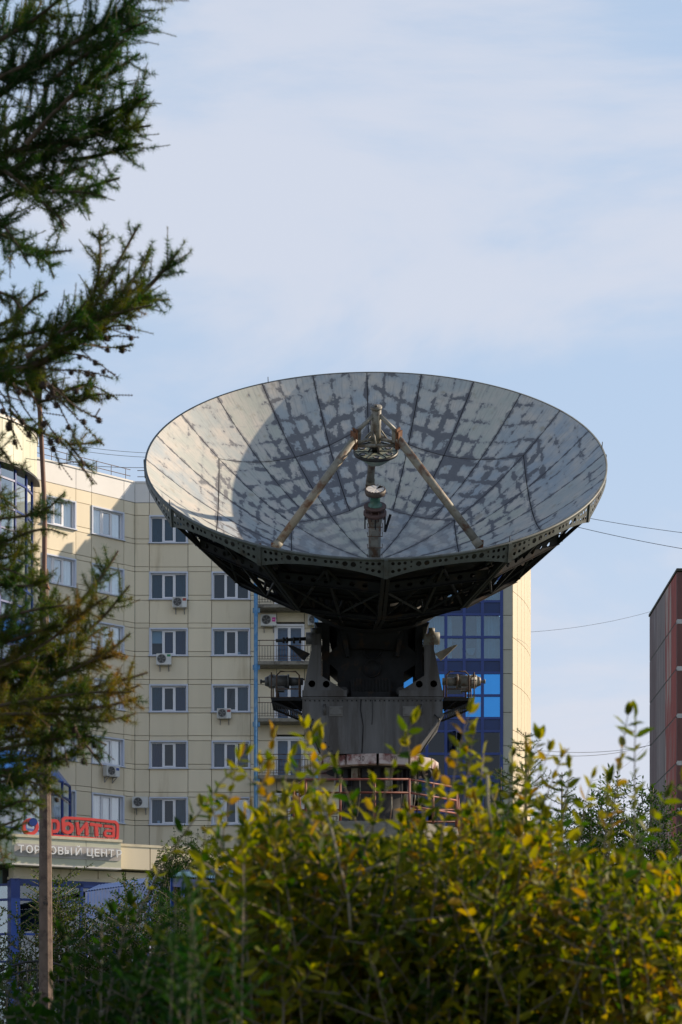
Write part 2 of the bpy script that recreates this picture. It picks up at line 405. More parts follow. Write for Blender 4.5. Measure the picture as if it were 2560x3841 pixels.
# left wing
uw = lambda x: FWG.u_at(x)
wa = uw(210.5); wb = uw(95.5)
colsW = [(-(-uw(284)), 0.0), (wa + 0.0, uw(284)), (uw(174.5), wa), (uw(174.5) - 1.99 - 0.0, uw(174.5)), (uw(80), uw(174.5) - 1.99), (uw(80) - 3.0, uw(80)), (uw(80) - 6.5, uw(80) - 3.0)]
colsW[1] = (wa, wa + 1.99); colsW[0] = (wa + 1.99, 0.0)
panels(FWG, colsW, {1, 3}, NK)
top_rows(FWG, colsW)
core = MB()
for fr, a, b_ in ((FC, 0.0, ux(925)), (FWG, colsW[-1][0], 0.0)):
    core.box((a - (1 if fr is FC else 0), -0.75, 0), (b_ + (1 if fr is FWG else 0), -0.62, zy(1109) - 0.03), fr.M)
    core.box(((-0.3, -0.45, 0) if fr is FC else (-0.02, -0.5, 0)), ((0.02, -0.2, zy(1109) - 0.03) if fr is FC else (0.3, -0.23, zy(1109) - .03)), fr.M)
    core.box((a, -7.0, zy(1109) - 0.9), (b_, -0.62, zy(1109) - 0.5), fr.M)
core.build_w('wall', M_core, apt)
# horizontal ledges that close the gap between panels and core so no light leaks
led = MB()
for fr, a, b_ in ((FC, 0.0, ux(925)), (FWG, colsW[-1][0], 0.0)):
    for k in range(NK + 1): led.box((a, -0.62, ZT0 - PITCH * k + 0.02), (b_, -0.23, ZT0 - PITCH * k + 0.12), fr.M)
    led.box((a, -0.62, zy(1150)), (b_, -0.23, zy(1112)), fr.M)
    led.box((a, -0.62, zy(1109) - 0.02), (b_, 0.05, zy(1106)), fr.M)
led.build_w('floor_edge', M_white_panel, apt)
# windows
gd, gl_ = G_dark, G_light
T_, Wc, Gy, Bl = M_cur_teal, M_cur_white, M_cur_gray, M_cur_blue
specA = [[(gd, T_, 0)] * 3, [(gd, T_, 0)] * 3, [(gd, Wc, .5), (gd, Bl, 0), (gd, Bl, 0)], [(gd, T_, 0), (gd, None, 0), (gd, Bl, 0)],
         [(gd, Bl, 0), (gd, None, 0), (gd, Bl, 0)], [(gd, Gy, 0), (gd, None, 0), (gd, Gy, 0)], [(gd, Gy, 0)] * 3, [(gd, None, 0)] * 3]
specB = [[(gd, T_, 0)] * 3, [(gd, None, 0), (gd, None, 0), (gd, None, 0)], [(gd, T_, 0), (gd, None, 0), (gd, T_, 0)], [(gd, T_, 0), (gd, None, 0), (gd, Gy, 0)],
         [(gd, Gy, 0), (gd, Bl, 0), (gd, Gy, 0)], [(gl_, T_, 0), (gd, Gy, 0), (gl_, T_, 0)], [(gd, Gy, 0)] * 3, [(gd, None, 0)] * 3]
for k in range(NK):
    z = ZT0 - PITCH * k - WIN_H
    add_window(apt, FC, colsC[1][0], z, specA[k], pot=(1 if k == 5 else 0))
    add_window(apt, FC, colsC[3][0], z, specB[k], pot=(2 if k in (2,) else 0))
    add_window(apt, FWG, colsW[1][0], z, [(gl_, Wc, 0), (gl_, Wc, 0) if k % 3 else (gl_, Gy, 0), (gl_, Wc, 0)])
    add_window(apt, FWG, colsW[3][0], z, [(gl_, Gy, 0), (gl_, Wc, 0), (gl_, Wc, 0)])
# balcony doors
dm = MB(); dw = ux(700) - ux(631); dh = 2.12
for a, b_ in (((0, -0.15, 0), (0.09, 0.05, dh)), ((dw - 0.09, -0.15, 0), (dw, 0.05, dh)), ((0.09, -0.15, dh - 0.12), (dw - 0.09, 0.05, dh)),
              ((dw * .5 - 0.09, -0.12, 0), (dw * .5 + 0.06, -0.03, dh - 0.12)), ((0.09, -0.12, 0), (0.17, -0.03, dh - 0.12)), ((dw - 0.17, -0.12, 0), (dw - 0.09, -0.03, dh - 0.12)),
              ((0.17, -0.12, 0), (dw * .5 - 0.09, -0.03, 0.1)), ((dw * .5 + 0.06, -0.12, 0), (dw - 0.17, -0.03, 0.1)), ((0.17, -0.12, dh - 0.2), (dw - 0.17, -0.03, dh - 0.12))): dm.box(a, b_)
dmesh = dm.mesh('balcony_door', M_frame)
dp = []
for a, b_ in ((0.17, dw * .5 - 0.09), (dw * .5 + 0.06, dw - 0.17)):
    q = MB(); q.v = [(a, -0.07, 0.1), (b_, -0.07, 0.1), (b_, -0.07, dh - 0.2), (a, -0.07, dh - 0.2)]; q.face((0, 1, 2, 3)); dp.append(q.mesh('pane', G_dark))
q = MB(); q.box((0.05, -0.55, 0), (dw - 0.05, -0.5, dh)); dback = q.mesh('curtain', mat('curtain_sky', (0.13, 0.24, 0.38), 0.9, var=0.2))
slabM, railM = [], []
B0, B1 = ux(587), ux(777)
sl = MB(); sl.box((B0, 0.0, -0.17), (B1, 1.15, 0.0)); slab_me = sl.mesh('balcony_slab', M_conc)
rl = MB()
for z, r in ((1.07, 0.022), (0.80, 0.018), (0.26, 0.014), (0.12, 0.014)):
    rl.tube([(B0 + 0.15, 1.08, z), (B1 - 0.04, 1.08, z)], r, 6); rl.tube([(B1 - 0.04, 0.02, z), (B1 - 0.04, 1.08, z)], r, 6)
x = B0 + 0.25; i = 0
while x < B1:
    rl.tube([(x, 1.08, 0 if i % 5 == 0 else 0.1), (x, 1.08, 1.07 if i % 5 == 0 else 0.8)], 0.012, 4); x += 0.145; i += 1
rail_me = rl.mesh('balcony_railing', M_iron)
for k in range(NK):
    zs = zy(1529.5) + PITCH * (2 - k) + PITCH
    M = FC.M @ T((0, 0, zs))
    link('balcony_slab', slab_me, apt, M); link('balcony_railing', rail_me, apt, M)
    Md = FC.M @ T((ux(631), 0, zs + 0.02)); d_ = link('balcony_door', dmesh, apt, Md)
    for mm in dp: link('pane', mm, d_, Md)
    link('curtain', dback, d_, Md)
pp = MB()
for x in (590.5, 728): 
    px = ux(x); pp2 = MB(); pp2.tube([(px, 1.12, 0), (px, 1.12, zy(1185))], 0.105, 12)
    for k in range(NK):
        zs = zy(1529.5) + PITCH * (3 - k); pp2.box((px - 0.16, 0.98, zs - 0.42), (px + 0.2, 1.1, zs - 0.18)); 
    pp2.build('blue_post', M_bluepipe, apt, FC.M)
# roof railing
rr = MB(); zr = zy(1107)
for fr, a, b_, st in ((FWG, colsW[-1][0], -0.1, 0.9), (FC, 0.1, ux(925), 0.9)):
    for z in (zr + 0.66, zr + 0.34): rr.tube([tuple(fr.p(a, -0.25, z)), tuple(fr.p(b_, -0.25, z))], 0.018, 6)
    u = b_ - 0.3 if fr is FWG else a + 0.45
    while a < u <= b_: rr.tube([tuple(fr.p(u, -0.25, zr - 0.1)), tuple(fr.p(u, -0.25, zr + 0.66))], 0.016, 5); u += st if fr is FC else -st
rr.build_w('roof_railing', M_iron, apt)

# ---- right bay: blue curtain wall, flat cream strip, curved end
YR = 93.2
def xr(x): return (x - CXD) / FD * YR
def zr_(y): return EYE + (HZD - y) / FD * YR
FR = Frame(xr(925), YR, 1, 0)
ru = lambda x: xr(x) - xr(925)
M_spand = mat('blue_spandrel', (0.003, 0.024, 0.115), 0.15, var=0.2, scale=0.9, spec=0.35, rnd=0.15)
M_sky_refl = mat('sky_reflection_blue', (0.05, 0.30, 0.70), 0.06, metal=0.75, var=0.03, spec=0.8, rnd=0.05)  # sky reflection in the tinted panes put into a bright blue colour
G_tint = glass('tinted_glass', (0.55, 0.74, 0.84), 0.06)
G_smoke = glass('smoke_glass', (0.10, 0.13, 0.18), 0.0)
MULL = [925, 981, 1025, 1067, 1109, 1153]
rows = []
y = 1120.0
PR = 134.2
base_y = 1382 - PR * 2
storeys = []
for s in range(0, 9):
    yo = base_y + PR * s
    rows += [(yo, yo + 30, 'sp', s), (yo + 30, yo + 82, 'w', s), (yo + 82, yo + PR, 'w', s)]
fb = MB()
for xm in MULL: fb.box((ru(xm) - 0.075, -0.04, 1.0), (ru(xm) + 0.075, 0.06, zr_(base_y)))
for (ya, yb, kd, s) in rows: fb.box((0, -0.03, zr_(ya) - 0.06), (ru(1153), 0.05, zr_(ya) + 0.06))
fb.build('glazing_frame', M_bluef, apt, FR.M)
M_towel = mat('red_towel', (0.45, 0.08, 0.10), 0.9)
for (ya, yb, kd, s) in rows:
    for j in range(5):
        u0, u1 = ru(MULL[j]) + 0.075, ru(MULL[j + 1]) - 0.075; z0, z1 = zr_(yb) + 0.06, zr_(ya) - 0.06
        if z0 < 2: continue
        if kd == 'sp': piece('spandrel_pane', apt, M_spand, FR, u0, u1, -0.03, 0.0, z0, z1); continue
        mt = G_tint
        if s == 3: mt = M_sky_refl
        if s in (4,): mt = G_smoke
        if s >= 5: mt = G_smoke
        if s == 3 and j == 2 and yb - ya < 53: mt = G_smoke
        if s == 4 and j == 2 and abs(ya - (base_y + PR * s + 30)) < 1:  # an open casement
            piece('pane', apt, G_tint, Frame(xr(925) + u0, YR, 0.55, -0.84), 0, u1 - u0, -0.02, 0.0, z0, z1); continue
        piece('pane', apt, mt, FR, u0, u1, -0.02, 0.0, z0, z1)
# curtains and rooms behind the curtain wall
def curtain_strip(fr, u0, u1, z0, z1, m, n=40, amp=0.04, seed=0, y0=-0.45):
    b = MB(); rs = random.Random(seed); ph = [rs.random() * 6 for _ in range(3)]
    for i in range(n + 1):
        t = i / n; b.v += [(u0 + (u1 - u0) * t, y0 + amp * math.sin(i * 1.7 + ph[0]) + amp * .5 * math.sin(i * .7 + ph[1]), z0), (u0 + (u1 - u0) * t, y0 + amp * math.sin(i * 1.7 + ph[0]) * .7, z1)]
    for i in range(n): b.face((2*i, 2*i+2, 2*i+3, 2*i+1))
    return b.build('curtain', m, apt, fr.M)
for s in range(0, 9):
    zt, zb = zr_(base_y + PR * s + 30), zr_(base_y + PR * (s + 1))
    if zb < 2: continue
    if s in (1, 2):
        curtain_strip(FR, ru(983), ru(1023), zb, zt, M_cur_white, 40, seed=s)
        curtain_strip(FR, ru(1027), ru(1040), zb, zt, M_cur_white, 14, seed=s + 9)
        curtain_strip(FR, ru(1097), ru(1108), zb, zt, M_cur_white, 12, seed=s + 5)
        curtain_strip(FR, ru(1111), ru(1152), zb, zt, M_cur_white, 44, seed=s + 3)
rb = MB()
for s in range(0, 9):
    zt, zb = zr_(base_y + PR * s), zr_(base_y + PR * (s + 1))
    rb.box((0.0, -1.6, zb), (ru(1153), -1.5, zt)); rb.box((0.0, -1.5, zb - 0.1), (ru(1153), -0.05, zb + 0.1))
rb.build('room', mat('room_grey', (0.16, 0.19, 0.21), 0.9), apt, FR.M)
rt = MB(); rt.box((ru(1036), -1.2, zr_(1514)), (ru(1060), -1.1, zr_(1477))); rt.build('drying_towel', M_towel, apt, FR.M)
rt = MB(); rt.prism([(ru(1075) , zr_(1478)), (ru(1097), zr_(1478)), (ru(1095), zr_(1487)), (ru(1090), zr_(1494)), (ru(1082), zr_(1493)), (ru(1077), zr_(1486))], -1.2, -1.17); rt.build('drying_cloth', M_cur_white, apt, FR.M)
rt = MB(); rt.box((ru(1036), -0.9, zr_(1731)), (ru(1060), -0.8, zr_(1700))); rt.box((ru(1032), -1.0, zr_(1731)), (ru(1034), -0.7, zr_(1690))); rt.build('inner_window', M_cur_white, apt, FR.M)
# side return of the bay and core behind
sd = MB(); sd.box((-0.05, -3.0, 0), (0.0, -0.01, zr_(1107) - 0.4)); sd.box((0, -3.0, zr_(1107) - 0.6), (ru(1179), -0.1, zr_(1107) - 0.4)); sd.build('wall', M_cream, apt, FR.M)
# cream strip
M_strip = mat('grey_cream_panel', (0.42, 0.40, 0.33), 0.6, var=0.05, rnd=0.05)
yy = 1116.0; hs = [49, 78, 87, 75]
pat = [1207, 1286, 1333, 1414, 1493, 1548, 1637, 1714, 1756, 1830, 1910, 1960, 2050, 2130, 2220]
pv = 1107
for y in pat:
    piece('panel', apt, M_strip, FR, ru(1153) + 0.08, ru(1179) - G, -0.2, 0.02, zr_(y) + G/2, zr_(pv) - G/2); pv = y
sd = MB(); sd.box((ru(1153) + 0.06, -0.5, 0), (ru(1179), -0.22, zr_(1107))); sd.build('wall', M_core, apt, FR.M)
# curved end
R2 = 20.0; f0, f1 = rad(67), rad(88)
cxx = xr(1179) - R2 * math.sin(f0); cyy = YR + R2 * math.cos(f0)
M_cend = mat('end_panel', (0.56, 0.49, 0.36), 0.55, var=0.04, rnd=0.02)
nP = 9
zs = [zr_(1107)]; y = 1252
while y < 2380: zs.append(zr_(y)); y += 106.3
def arc_panel(cx, cy, R, a0, a1, z0, z1, th, m, parent, name='panel', sg=3, gap=0.02):
    """curved cladding sheet; angle measured from -Y towards +X"""
    b = MB(); a0 += gap / R; a1 -= gap / R
    pt = lambda i, r, z: ((lambda a: (cx + r * math.sin(a), cy - r * math.cos(a), z))(a0 + (a1 - a0) * i / sg))
    for r, fl in ((R, False), (R - th, True)):
        n = len(b.v)
        for i in range(sg + 1): b.v += [pt(i, r, z0), pt(i, r, z1)]
        for i in range(sg):
            q = n + 2 * i; f = (q, q + 2, q + 3, q + 1); b.face(f[::-1] if fl else f, True)
    for z in (z0, z1):
        n = len(b.v)
        for i in range(sg + 1): b.v += [pt(i, R, z), pt(i, R - th, z)]
        for i in range(sg): q = n + 2 * i; b.face((q, q + 1, q + 3, q + 2))
    for i in (0, sg):
        n = len(b.v); b.v += [pt(i, R, z0), pt(i, R - th, z0), pt(i, R - th, z1), pt(i, R, z1)]; b.face((n, n + 1, n + 2, n + 3))
    return b.build_w(name, m, parent)
for i in range(nP):
    for j in range(len(zs) - 1):
        arc_panel(cxx, cyy, R2, f0 + (f1 - f0) * i / nP, f0 + (f1 - f0) * (i + 1) / nP, zs[j + 1] + G/2, zs[j] - G/2, 0.1, M_cend, apt)
arc_panel(cxx, cyy, R2 - 0.14, f0, f1, 0, zr_(1107) - 0.1, 0.1, M_core, apt, 'wall', 12)

# ------------------------------------------------------------------ air conditioners (things hanging on the walls)
def fan_unit(fr, u, z, wd, hg, label, fan_left=True, sticker=None, grille='dark', n0=0.06, text=None):
    e = empty('air_conditioner', fr.p(u + wd / 2, 0, z), label, 'air conditioner', 'outdoor air conditioning units on the facade')
    M = fr.M @ T((u, n0, z)); dp_ = 0.32
    bd = MB(); t = 0.02
    bd.prism([(0.02, 0), (wd - 0.02, 0), (wd, 0.02), (wd, hg - 0.02), (wd - 0.02, hg), (0.02, hg), (0, hg - 0.02), (0, 0.02)], 0.0, dp_)
    bd.build('housing', mat('ac_white', (0.62, 0.62, 0.60), 0.45, var=0.06, scale=4), e, M)
    fc = (wd * 0.36, hg * 0.52) if fan_left else (wd * 0.64, hg * 0.52); fr_ = hg * 0.40
    ring = MB(); ring.lathe([(fr_ * 1.02, 0), (fr_ * 1.02, 0.025), (fr_ * 0.94, 0.025), (fr_ * 0.94, 0.0)], 28, T((fc[0], dp_, fc[1])) @ Matrix.Rotation(-PI/2, 4, 'X'))
    ring.build('fan_ring', mat('ac_grey', (0.2, 0.2, 0.2), 0.5), e, M)
    bk = MB(); bk.lathe([(0.0, 0.004), (fr_ * 0.94, 0.004)], 24, T((fc[0], dp_, fc[1])) @ Matrix.Rotation(-PI/2, 4, 'X'), False); bk.build('fan_recess', mat('ac_dark', (0.025, 0.025, 0.025), 0.6), e, M)
    bl = MB()
    for k in range(5):
        a = 2 * PI * k / 5
        pts = [(0.02, a - 0.3), (fr_ * 0.85, a - 0.1), (fr_ * 0.9, a + 0.35), (0.03, a + 0.5)]
        bl.prism([(fc[0] + r * math.cos(q), fc[1] + r * math.sin(q)) for r, q in pts], dp_ + 0.006, dp_ + 0.012)
    bl.build('fan_blades', mat('ac_blade', (0.16, 0.16, 0.155), 0.5), e, M)
    gr = MB()
    if grille == 'grid':
        for i in range(9):
            z_ = hg * 0.08 + hg * 0.84 * i / 8; gr.box((fc[0] - fr_ * 1.15, dp_ + 0.014, z_ - 0.006), (fc[0] + fr_ * 1.15, dp_ + 0.022, z_ + 0.006))
    else:
        for q in (0.3, 0.5, 0.7, 0.88):
            gr.lathe([(fr_ * q, 0.016), (fr_ * q + 0.006, 0.022), (fr_ * q + 0.012, 0.016)], 24, T((fc[0], dp_, fc[1])) @ Matrix.Rotation(-PI/2, 4, 'X'))
    gr.build('grille', mat('ac_grey', (0.2, 0.2, 0.2), 0.5), e, M)
    br = MB()
    for q in (0.18, 0.78): br.box((wd * q, -n0, -0.04), (wd * q + 0.04, dp_ + 0.02, 0.0)); br.bar((wd * q + .02, dp_ - .05, -0.04), (wd * q + .02, -n0 + .01, -0.28), 0.03); br.box((wd * q, -n0, -0.3), (wd * q + .04, -n0 + .03, -0.0))
    br.build('bracket', mat('ac_bracket', (0.3, 0.3, 0.3), 0.5), e, M)
    if sticker:
        s_x = wd * (0.84 if fan_left else 0.16); st = MB(); st.box((s_x - 0.09, dp_ + 0.0, hg * sticker[1]), (s_x + 0.09, dp_ + 0.006, hg * sticker[2])); st.build('sticker', mat('sticker_%s' % sticker[3], sticker[0], 0.5), e, M)
        if text: add_text(text, M @ T((s_x, dp_ + 0.008, hg * (sticker[1] + sticker[2]) / 2)), 0.065, mat('letter_white', (0.8, 0.8, 0.8), 0.5), e, 'lettering')
    return e
def text_mesh(s, size, ext=0.002, bold=0.0, space=1.0, name='lettering'):
    cu = bpy.data.curves.new(name, 'FONT'); cu.body = s; cu.size = size; cu.extrude = ext; cu.offset = bold; cu.space_character = space
    cu.align_x = 'CENTER'; cu.align_y = 'CENTER'; cu.resolution_u = 3
    o = bpy.data.objects.new('tmp', cu); COL.objects.link(o); dg = bpy.context.evaluated_depsgraph_get(); dg.update()
    me = bpy.data.meshes.new_from_object(o.evaluated_get(dg)); bpy.data.objects.remove(o); me.name = name; return me
def add_text(s, M, size, m, parent, name='lettering', ext=0.002, bold=0.0, space=1.0):
    """text lies in the local x-z plane of M, facing +y (local, out of the wall)"""
    me = text_mesh(s, size, ext, bold, space, name); me.materials.clear(); me.materials.append(m)
    # wall frames have u = x, n = y (towards viewer), z up: x across, y out
    R = Matrix(((1, 0, 0, 0), (0, 0, 1, 0), (0, 1, 0, 0), (0, 0, 0, 1)))
    return link(name, me, parent, M @ R)
def zf(y): return zy(y)
fan_unit(FC, ux(397.5), zf(1398.5), 0.74, 0.52, 'white air conditioner with dark grille, highest on the wall left of the dish', sticker=((0.35, 0.06, 0.04), 0.62, 0.88, 'r'), grille='grid')
fan_unit(FC, ux(361), zf(1530), 0.76, 0.56, 'white air conditioner with ringed fan and green sticker below a window with a half blind', sticker=((0.02, 0.25, 0.10), 0.72, 0.92, 'g'))
fan_unit(FC, ux(500), zf(1653), 0.72, 0.50, 'white air conditioner with a small red flower sticker under the right-hand window column', sticker=((0.35, 0.06, 0.04), 0.62, 0.88, 'r'), grille='grid')
fan_unit(FC, ux(307), zf(1859), 0.80, 0.56, 'grey-beige air conditioner at the bend of the facade, left of the lowest window', n0=0.25)
fan_unit(FWG, FWG.u_at(234), zf(1793), 0.80, 0.52, 'air conditioner on long brackets on the left wing above the red letters', sticker=((0.05, 0.10, 0.35), 0.6, 0.85, 'b'), grille='grid', n0=0.12)
fan_unit(FC, ux(600), zf(1441), 0.80, 0.58, 'air conditioner with a pink sticker above the balcony beside the blue pipe', sticker=((0.60, 0.03, 0.32), 0.35, 0.72, 'p'), text='Haier')
fan_unit(FC, ux(708), zf(1438.5), 0.74, 0.50, 'air conditioner half hidden by the blue pipe right of the balcony door', grille='grid')

# ------------------------------------------------------------------ round glazed tower at the left (part of the shopping centre)
mall = empty('shopping_centre', (-19.3, 88, 0), 'round corner tower with blue framed glazing and a low cream podium at the left edge', 'building')
TCX, TCY, TR = -19.35, 90.0, 4.62
zb_t, zb_b = 31.0, 29.0
na = 18
for i in range(na):
    a0 = rad(-60) + rad(165) * i / na; a1 = rad(-60) + rad(165) * (i + 1) / na
    arc_panel(TCX, TCY, TR, a0, a1, zb_b, zb_t, 0.08, mat('olive_panel', (0.50, 0.50, 0.38), 0.5, var=0.04, rnd=0.02), mall, 'fascia_panel', 3, 0.012)
M_trimw = mat('roof_trim', (0.66, 0.62, 0.58), 0.5)
arc_panel(TCX, TCY, TR + 0.06, rad(-60), rad(105), zb_t, zb_t + 0.16, 1.2, M_trimw, mall, 'roof_trim', 40, 0)
arc_panel(TCX, TCY, TR + 0.14, rad(-60), rad(100), zb_b - 0.12, zb_b - 0.02, 1.2, M_black, mall, 'fascia_soffit', 40, 0)
arc_panel(TCX, TCY, TR - 1.2, rad(-60), rad(105), 4, zb_t - .1, 0.1, mat('tower_room', (0.42, 0.44, 0.44), 0.9), mall, 'inner_wall', 30, 0)
def glazed(R, z0, z1, rowsz, dphi=13.0, openings=()):
    fm = MB(); n = int(165 / dphi)
    hs_ = [z1 - (z1 - z0) * q for q in rowsz]
    for i in range(n + 1):
        a = rad(-60 + 165 * i / n); 
        fm.bar((TCX + R * math.sin(a), TCY - R * math.cos(a), z0), (TCX + R * math.sin(a), TCY - R * math.cos(a), z1), 0.10, 0.10, (math.sin(a), -math.cos(a), 0))
    for z in hs_ + [z0, z1]:
        for i in range(n):
            a = rad(-60 + 165 * i / n); b_ = rad(-60 + 165 * (i + 1) / n)
            fm.bar((TCX + R * math.sin(a), TCY - R * math.cos(a), z), (TCX + R * math.sin(b_), TCY - R * math.cos(b_), z), 0.09, 0.09)
    fm.build_w('tower_frame', M_bluef, mall)
    zz = [z1] + hs_ + [z0]
    for i in range(n):
        a = rad(-60 + 165 * i / n); b_ = rad(-60 + 165 * (i + 1) / n)
        for j in range(len(zz) - 1):
            q = MB(); q.v = [(TCX + R * math.sin(a), TCY - R * math.cos(a), zz[j + 1]), (TCX + R * math.sin(b_), TCY - R * math.cos(b_), zz[j + 1]),
                             (TCX + R * math.sin(b_), TCY - R * math.cos(b_), zz[j]), (TCX + R * math.sin(a), TCY - R * math.cos(a), zz[j])]
            q.face((0, 1, 2, 3)); q.build_w('tower_pane', glass('tower_glass', (0.5, 0.62, 0.7), 0.35), mall)
def flare(Ra, Rb, z1, z0):
    fm = MB(); n = 13
    for i in range(n + 1):
        a = rad(-60 + 165 * i / n)
        fm.v += [(TCX + Ra * math.sin(a), TCY - Ra * math.cos(a), z1), (TCX + Rb * math.sin(a), TCY - Rb * math.cos(a), z0)]
    for i in range(n): fm.face((2*i, 2*i+1, 2*i+3, 2*i+2))
    fm.build_w('blue_skirt', mat('blue_skirt', (0.03, 0.13, 0.45), 0.25, var=0.1, spec=0.7), mall)
glazed(TR - 0.2, 21.8, zb_b - 0.05, [0.09, 0.28, 0.42, 0.52, 0.60, 0.78, 0.9])
flare(TR - 0.2, 5.4, 21.8, 20.3)
glazed(5.35, 15.4, 20.3, [0.15, 0.55, 0.8])
flare(5.35, 6.3, 15.4, 14.2)
glazed(6.25, 9.6, 14.2, [0.15, 0.55, 0.8])

# podium
FP = Frame((27.6 - CXD) / FD * 80, 80, math.cos(rad(28)), math.sin(rad(28)))
FL = Frame(FP.o.x - 0, FP.o.y, math.cos(rad(-25)), math.sin(rad(-25)))   # face turning away to the left
uE = FP.u_at(278.7); uF = FP.u_at(560)
zt1 = FP.z_at(188 / 1.63265, 1927); zb1 = FP.z_at(188 / 1.63265, 1987)
M_olive = mat('olive_panel', (0.50, 0.50, 0.38), 0.5)
cuts = [0, FP.u_at(198), uE]
for a, b_ in zip(cuts[:-1], cuts[1:]): piece('fascia_panel', mall, M_olive, FP, a + 0.01, b_ - 0.01, -0.5, 0.0, zb1, zt1)
piece('fascia_panel', mall, M_olive, FL, -6, -0.02, -0.5, 0.0, zb1, zt1)
piece('coping', mall, mat('cream_trim', (0.62, 0.55, 0.40), 0.5), FP, -0.02, uE + 0.04, -0.6, 0.05, zt1, zt1 + 0.12)
piece('coping', mall, mat('cream_trim', (0.62, 0.55, 0.40), 0.5), FL, -6, -0.03, -0.6, 0.05, zt1, zt1 + 0.12)
zt2 = FP.z_at(300, 1943); zb2 = FP.z_at(300, 1995)
cuts = [uE, FP.u_at(354), FP.u_at(430), FP.u_at(500), uF]
for a, b_ in zip(cuts[:-1], cuts[1:]): piece('fascia_panel', mall, M_cream, FP, a + 0.02, b_ - 0.02, -1.2, -0.45, zb2, zt2)
piece('coping', mall, mat('cream_trim', (0.62, 0.55, 0.40), 0.5), FP, uE + 0.05, uF, -1.3, -0.42, zt2 + .003, zt2 + 0.12)
piece('soffit_trim', mall, M_trimw, FP, -0.0, uE, -0.6, 0.03, zb1 - 0.07, zb1 - .003)
# wall under the fascia
zc = FP.z_at(115, 2018)
a = 0.35; cw = [0.35]
while a < uF: a += 1.3; cw.append(a)
for a, b_ in zip(cw[:-1], cw[1:]): piece('panel', mall, M_cream, FP, a + 0.02, b_ - 0.02, -1.6, -0.9, zc + 0.12, zb1 - 0.08)
piece('ledge', mall, mat('cream_trim', (0.62, 0.55, 0.40), 0.5), FP, 0.3, uF, -1.6, -0.82, zc, zc + 0.12)
# blue framed shop glazing below
fm = MB(); zbot = 0.3
fm.box((0.2, -0.95, zc - 0.25), (uF, -0.8, zc - .003))
hs_ = [zc - 0.25, zc - 0.9, zc - 2.4, zc - 3.6, zc - 5.0, zbot]
ug = 0.35; us = []
while ug < uF: us.append(ug); ug += 1.55
for u in us: fm.box((u - 0.07, -0.97, 0), (u + 0.07, -0.8, zc - 0.1))
for z in hs_: fm.box((0.3, -0.96, z - 0.05), (uF, -0.82, z + 0.05))
fm.box((0.15, -1.1, 0), (0.55, -0.6, zc - 0.1))
fm.build('shop_frame', M_bluef, mall, FP.M)
for a, b_ in zip(us[:-1], us[1:]):
    for z1, z0 in zip(hs_[:-1], hs_[1:]):
        piece('shop_pane', mall, glass('shop_glass', (0.3, 0.36, 0.38), 0.12), FP, a + 0.07, b_ - 0.07, -0.9, -0.88, z0 + 0.05, z1 - 0.05)
piece('inner_wall', mall, mat('shop_room', (0.10, 0.10, 0.09), 0.9), FP, 0.4, uF, -2.6, -2.5, 0, zb1)
piece('shop_blind', mall, mat('shop_blind', (0.42, 0.30, 0.20), 0.9), FP, 0.6, 2.6, -1.5, -1.45, 0.6, 3.0)
fm = MB()
for u in (-0.3, -1.9, -3.4, -5): fm.box((u - 0.06, -0.95, 0), (u + 0.06, -0.8, zc))
for z in hs_: fm.box((-6, -0.94, z - 0.05), (-0.2, -0.82, z + 0.05))
fm.build('shop_frame', M_bluef, mall, FL.M)
for a, b_ in ((-5, -3.4), (-3.4, -1.9), (-1.9, -0.3)):
    for z1, z0 in zip(hs_[:-1], hs_[1:]): piece('shop_pane', mall, glass('shop_glass_green', (0.4, 0.6, 0.6), 0.3), FL, a + 0.06, b_ - 0.06, -0.9, -0.88, z0 + 0.05, z1 - 0.05)
piece('inner_wall', mall, mat('shop_room_teal', (0.20, 0.34, 0.35), 0.9), FL, -6, 0, -2.6, -2.5, 0, zb1)
piece('roof_slab', mall, M_conc, FP, -4.5, uF, -9, -0.6, zb1 + .2, zb1 + 0.4)
# blue corrugated awning in front of the shops
aw = empty('corrugated_awning', FP.p(8, 1, 0), 'blue corrugated sheet awning sloping up in front of the shop windows under the cream fascia', 'awning')
def corrugated(name, a, b_, c, d, m, parent, n=60, amp=0.035):
    """sheet a-b (eave) to d-c (ridge), ribs running from eave to ridge"""
    q = MB()
    for i in range(n + 1):
        t = i / n; h = Vector((0, 0, amp if i % 2 else 0))
        q.v += [tuple(a.lerp(b_, t) + h), tuple(d.lerp(c, t) + h)]
    for i in range(n): q.face((2*i, 2*i+2, 2*i+3, 2*i+1))
    return q.build_w(name, m, parent)
M_cor = mat('blue_corrugated', (0.015, 0.05, 0.17), 0.55, var=0.2, scale=3, dirt=(0.05, 0.07, 0.13), dirt_amt=0.4, spec=0.3)
YA = 72
A = W(190, 2052, YA); B = W(398, 2010, YA + 7); C_ = W(398, 1999, YA + 10); D_ = W(190, 2036, YA + 3)
A, B, C_, D_ = W(196, 2050, 70), W(400, 2022, 77), W(470, 2000, 80.5), W(225, 2036, 73.5)
corrugated('awning_sheet', A, B, C_, D_, M_cor, aw, 70, 0.06)
q = MB()
dn = Vector((0, 0, -1.1)); n = 60
for i in range(n + 1):
    t = i / n; off = Vector((0.03 * (i % 2), -0.03 * (i % 2), 0)); p = A.lerp(B, t)
    q.v += [tuple(p + off), tuple(p + dn + off)]
for i in range(n): q.face((2*i, 2*i+2, 2*i+3, 2*i+1))
q.build_w('awning_valance', M_cor, aw)
for t in (0.02, 0.35, 0.7, 0.98): q = MB(); p = A.lerp(B, t); q.tube([(p.x, p.y, 0), (p.x, p.y, p.z - 0.05)], 0.06, 8); q.build_w('post', M_bluef, aw)
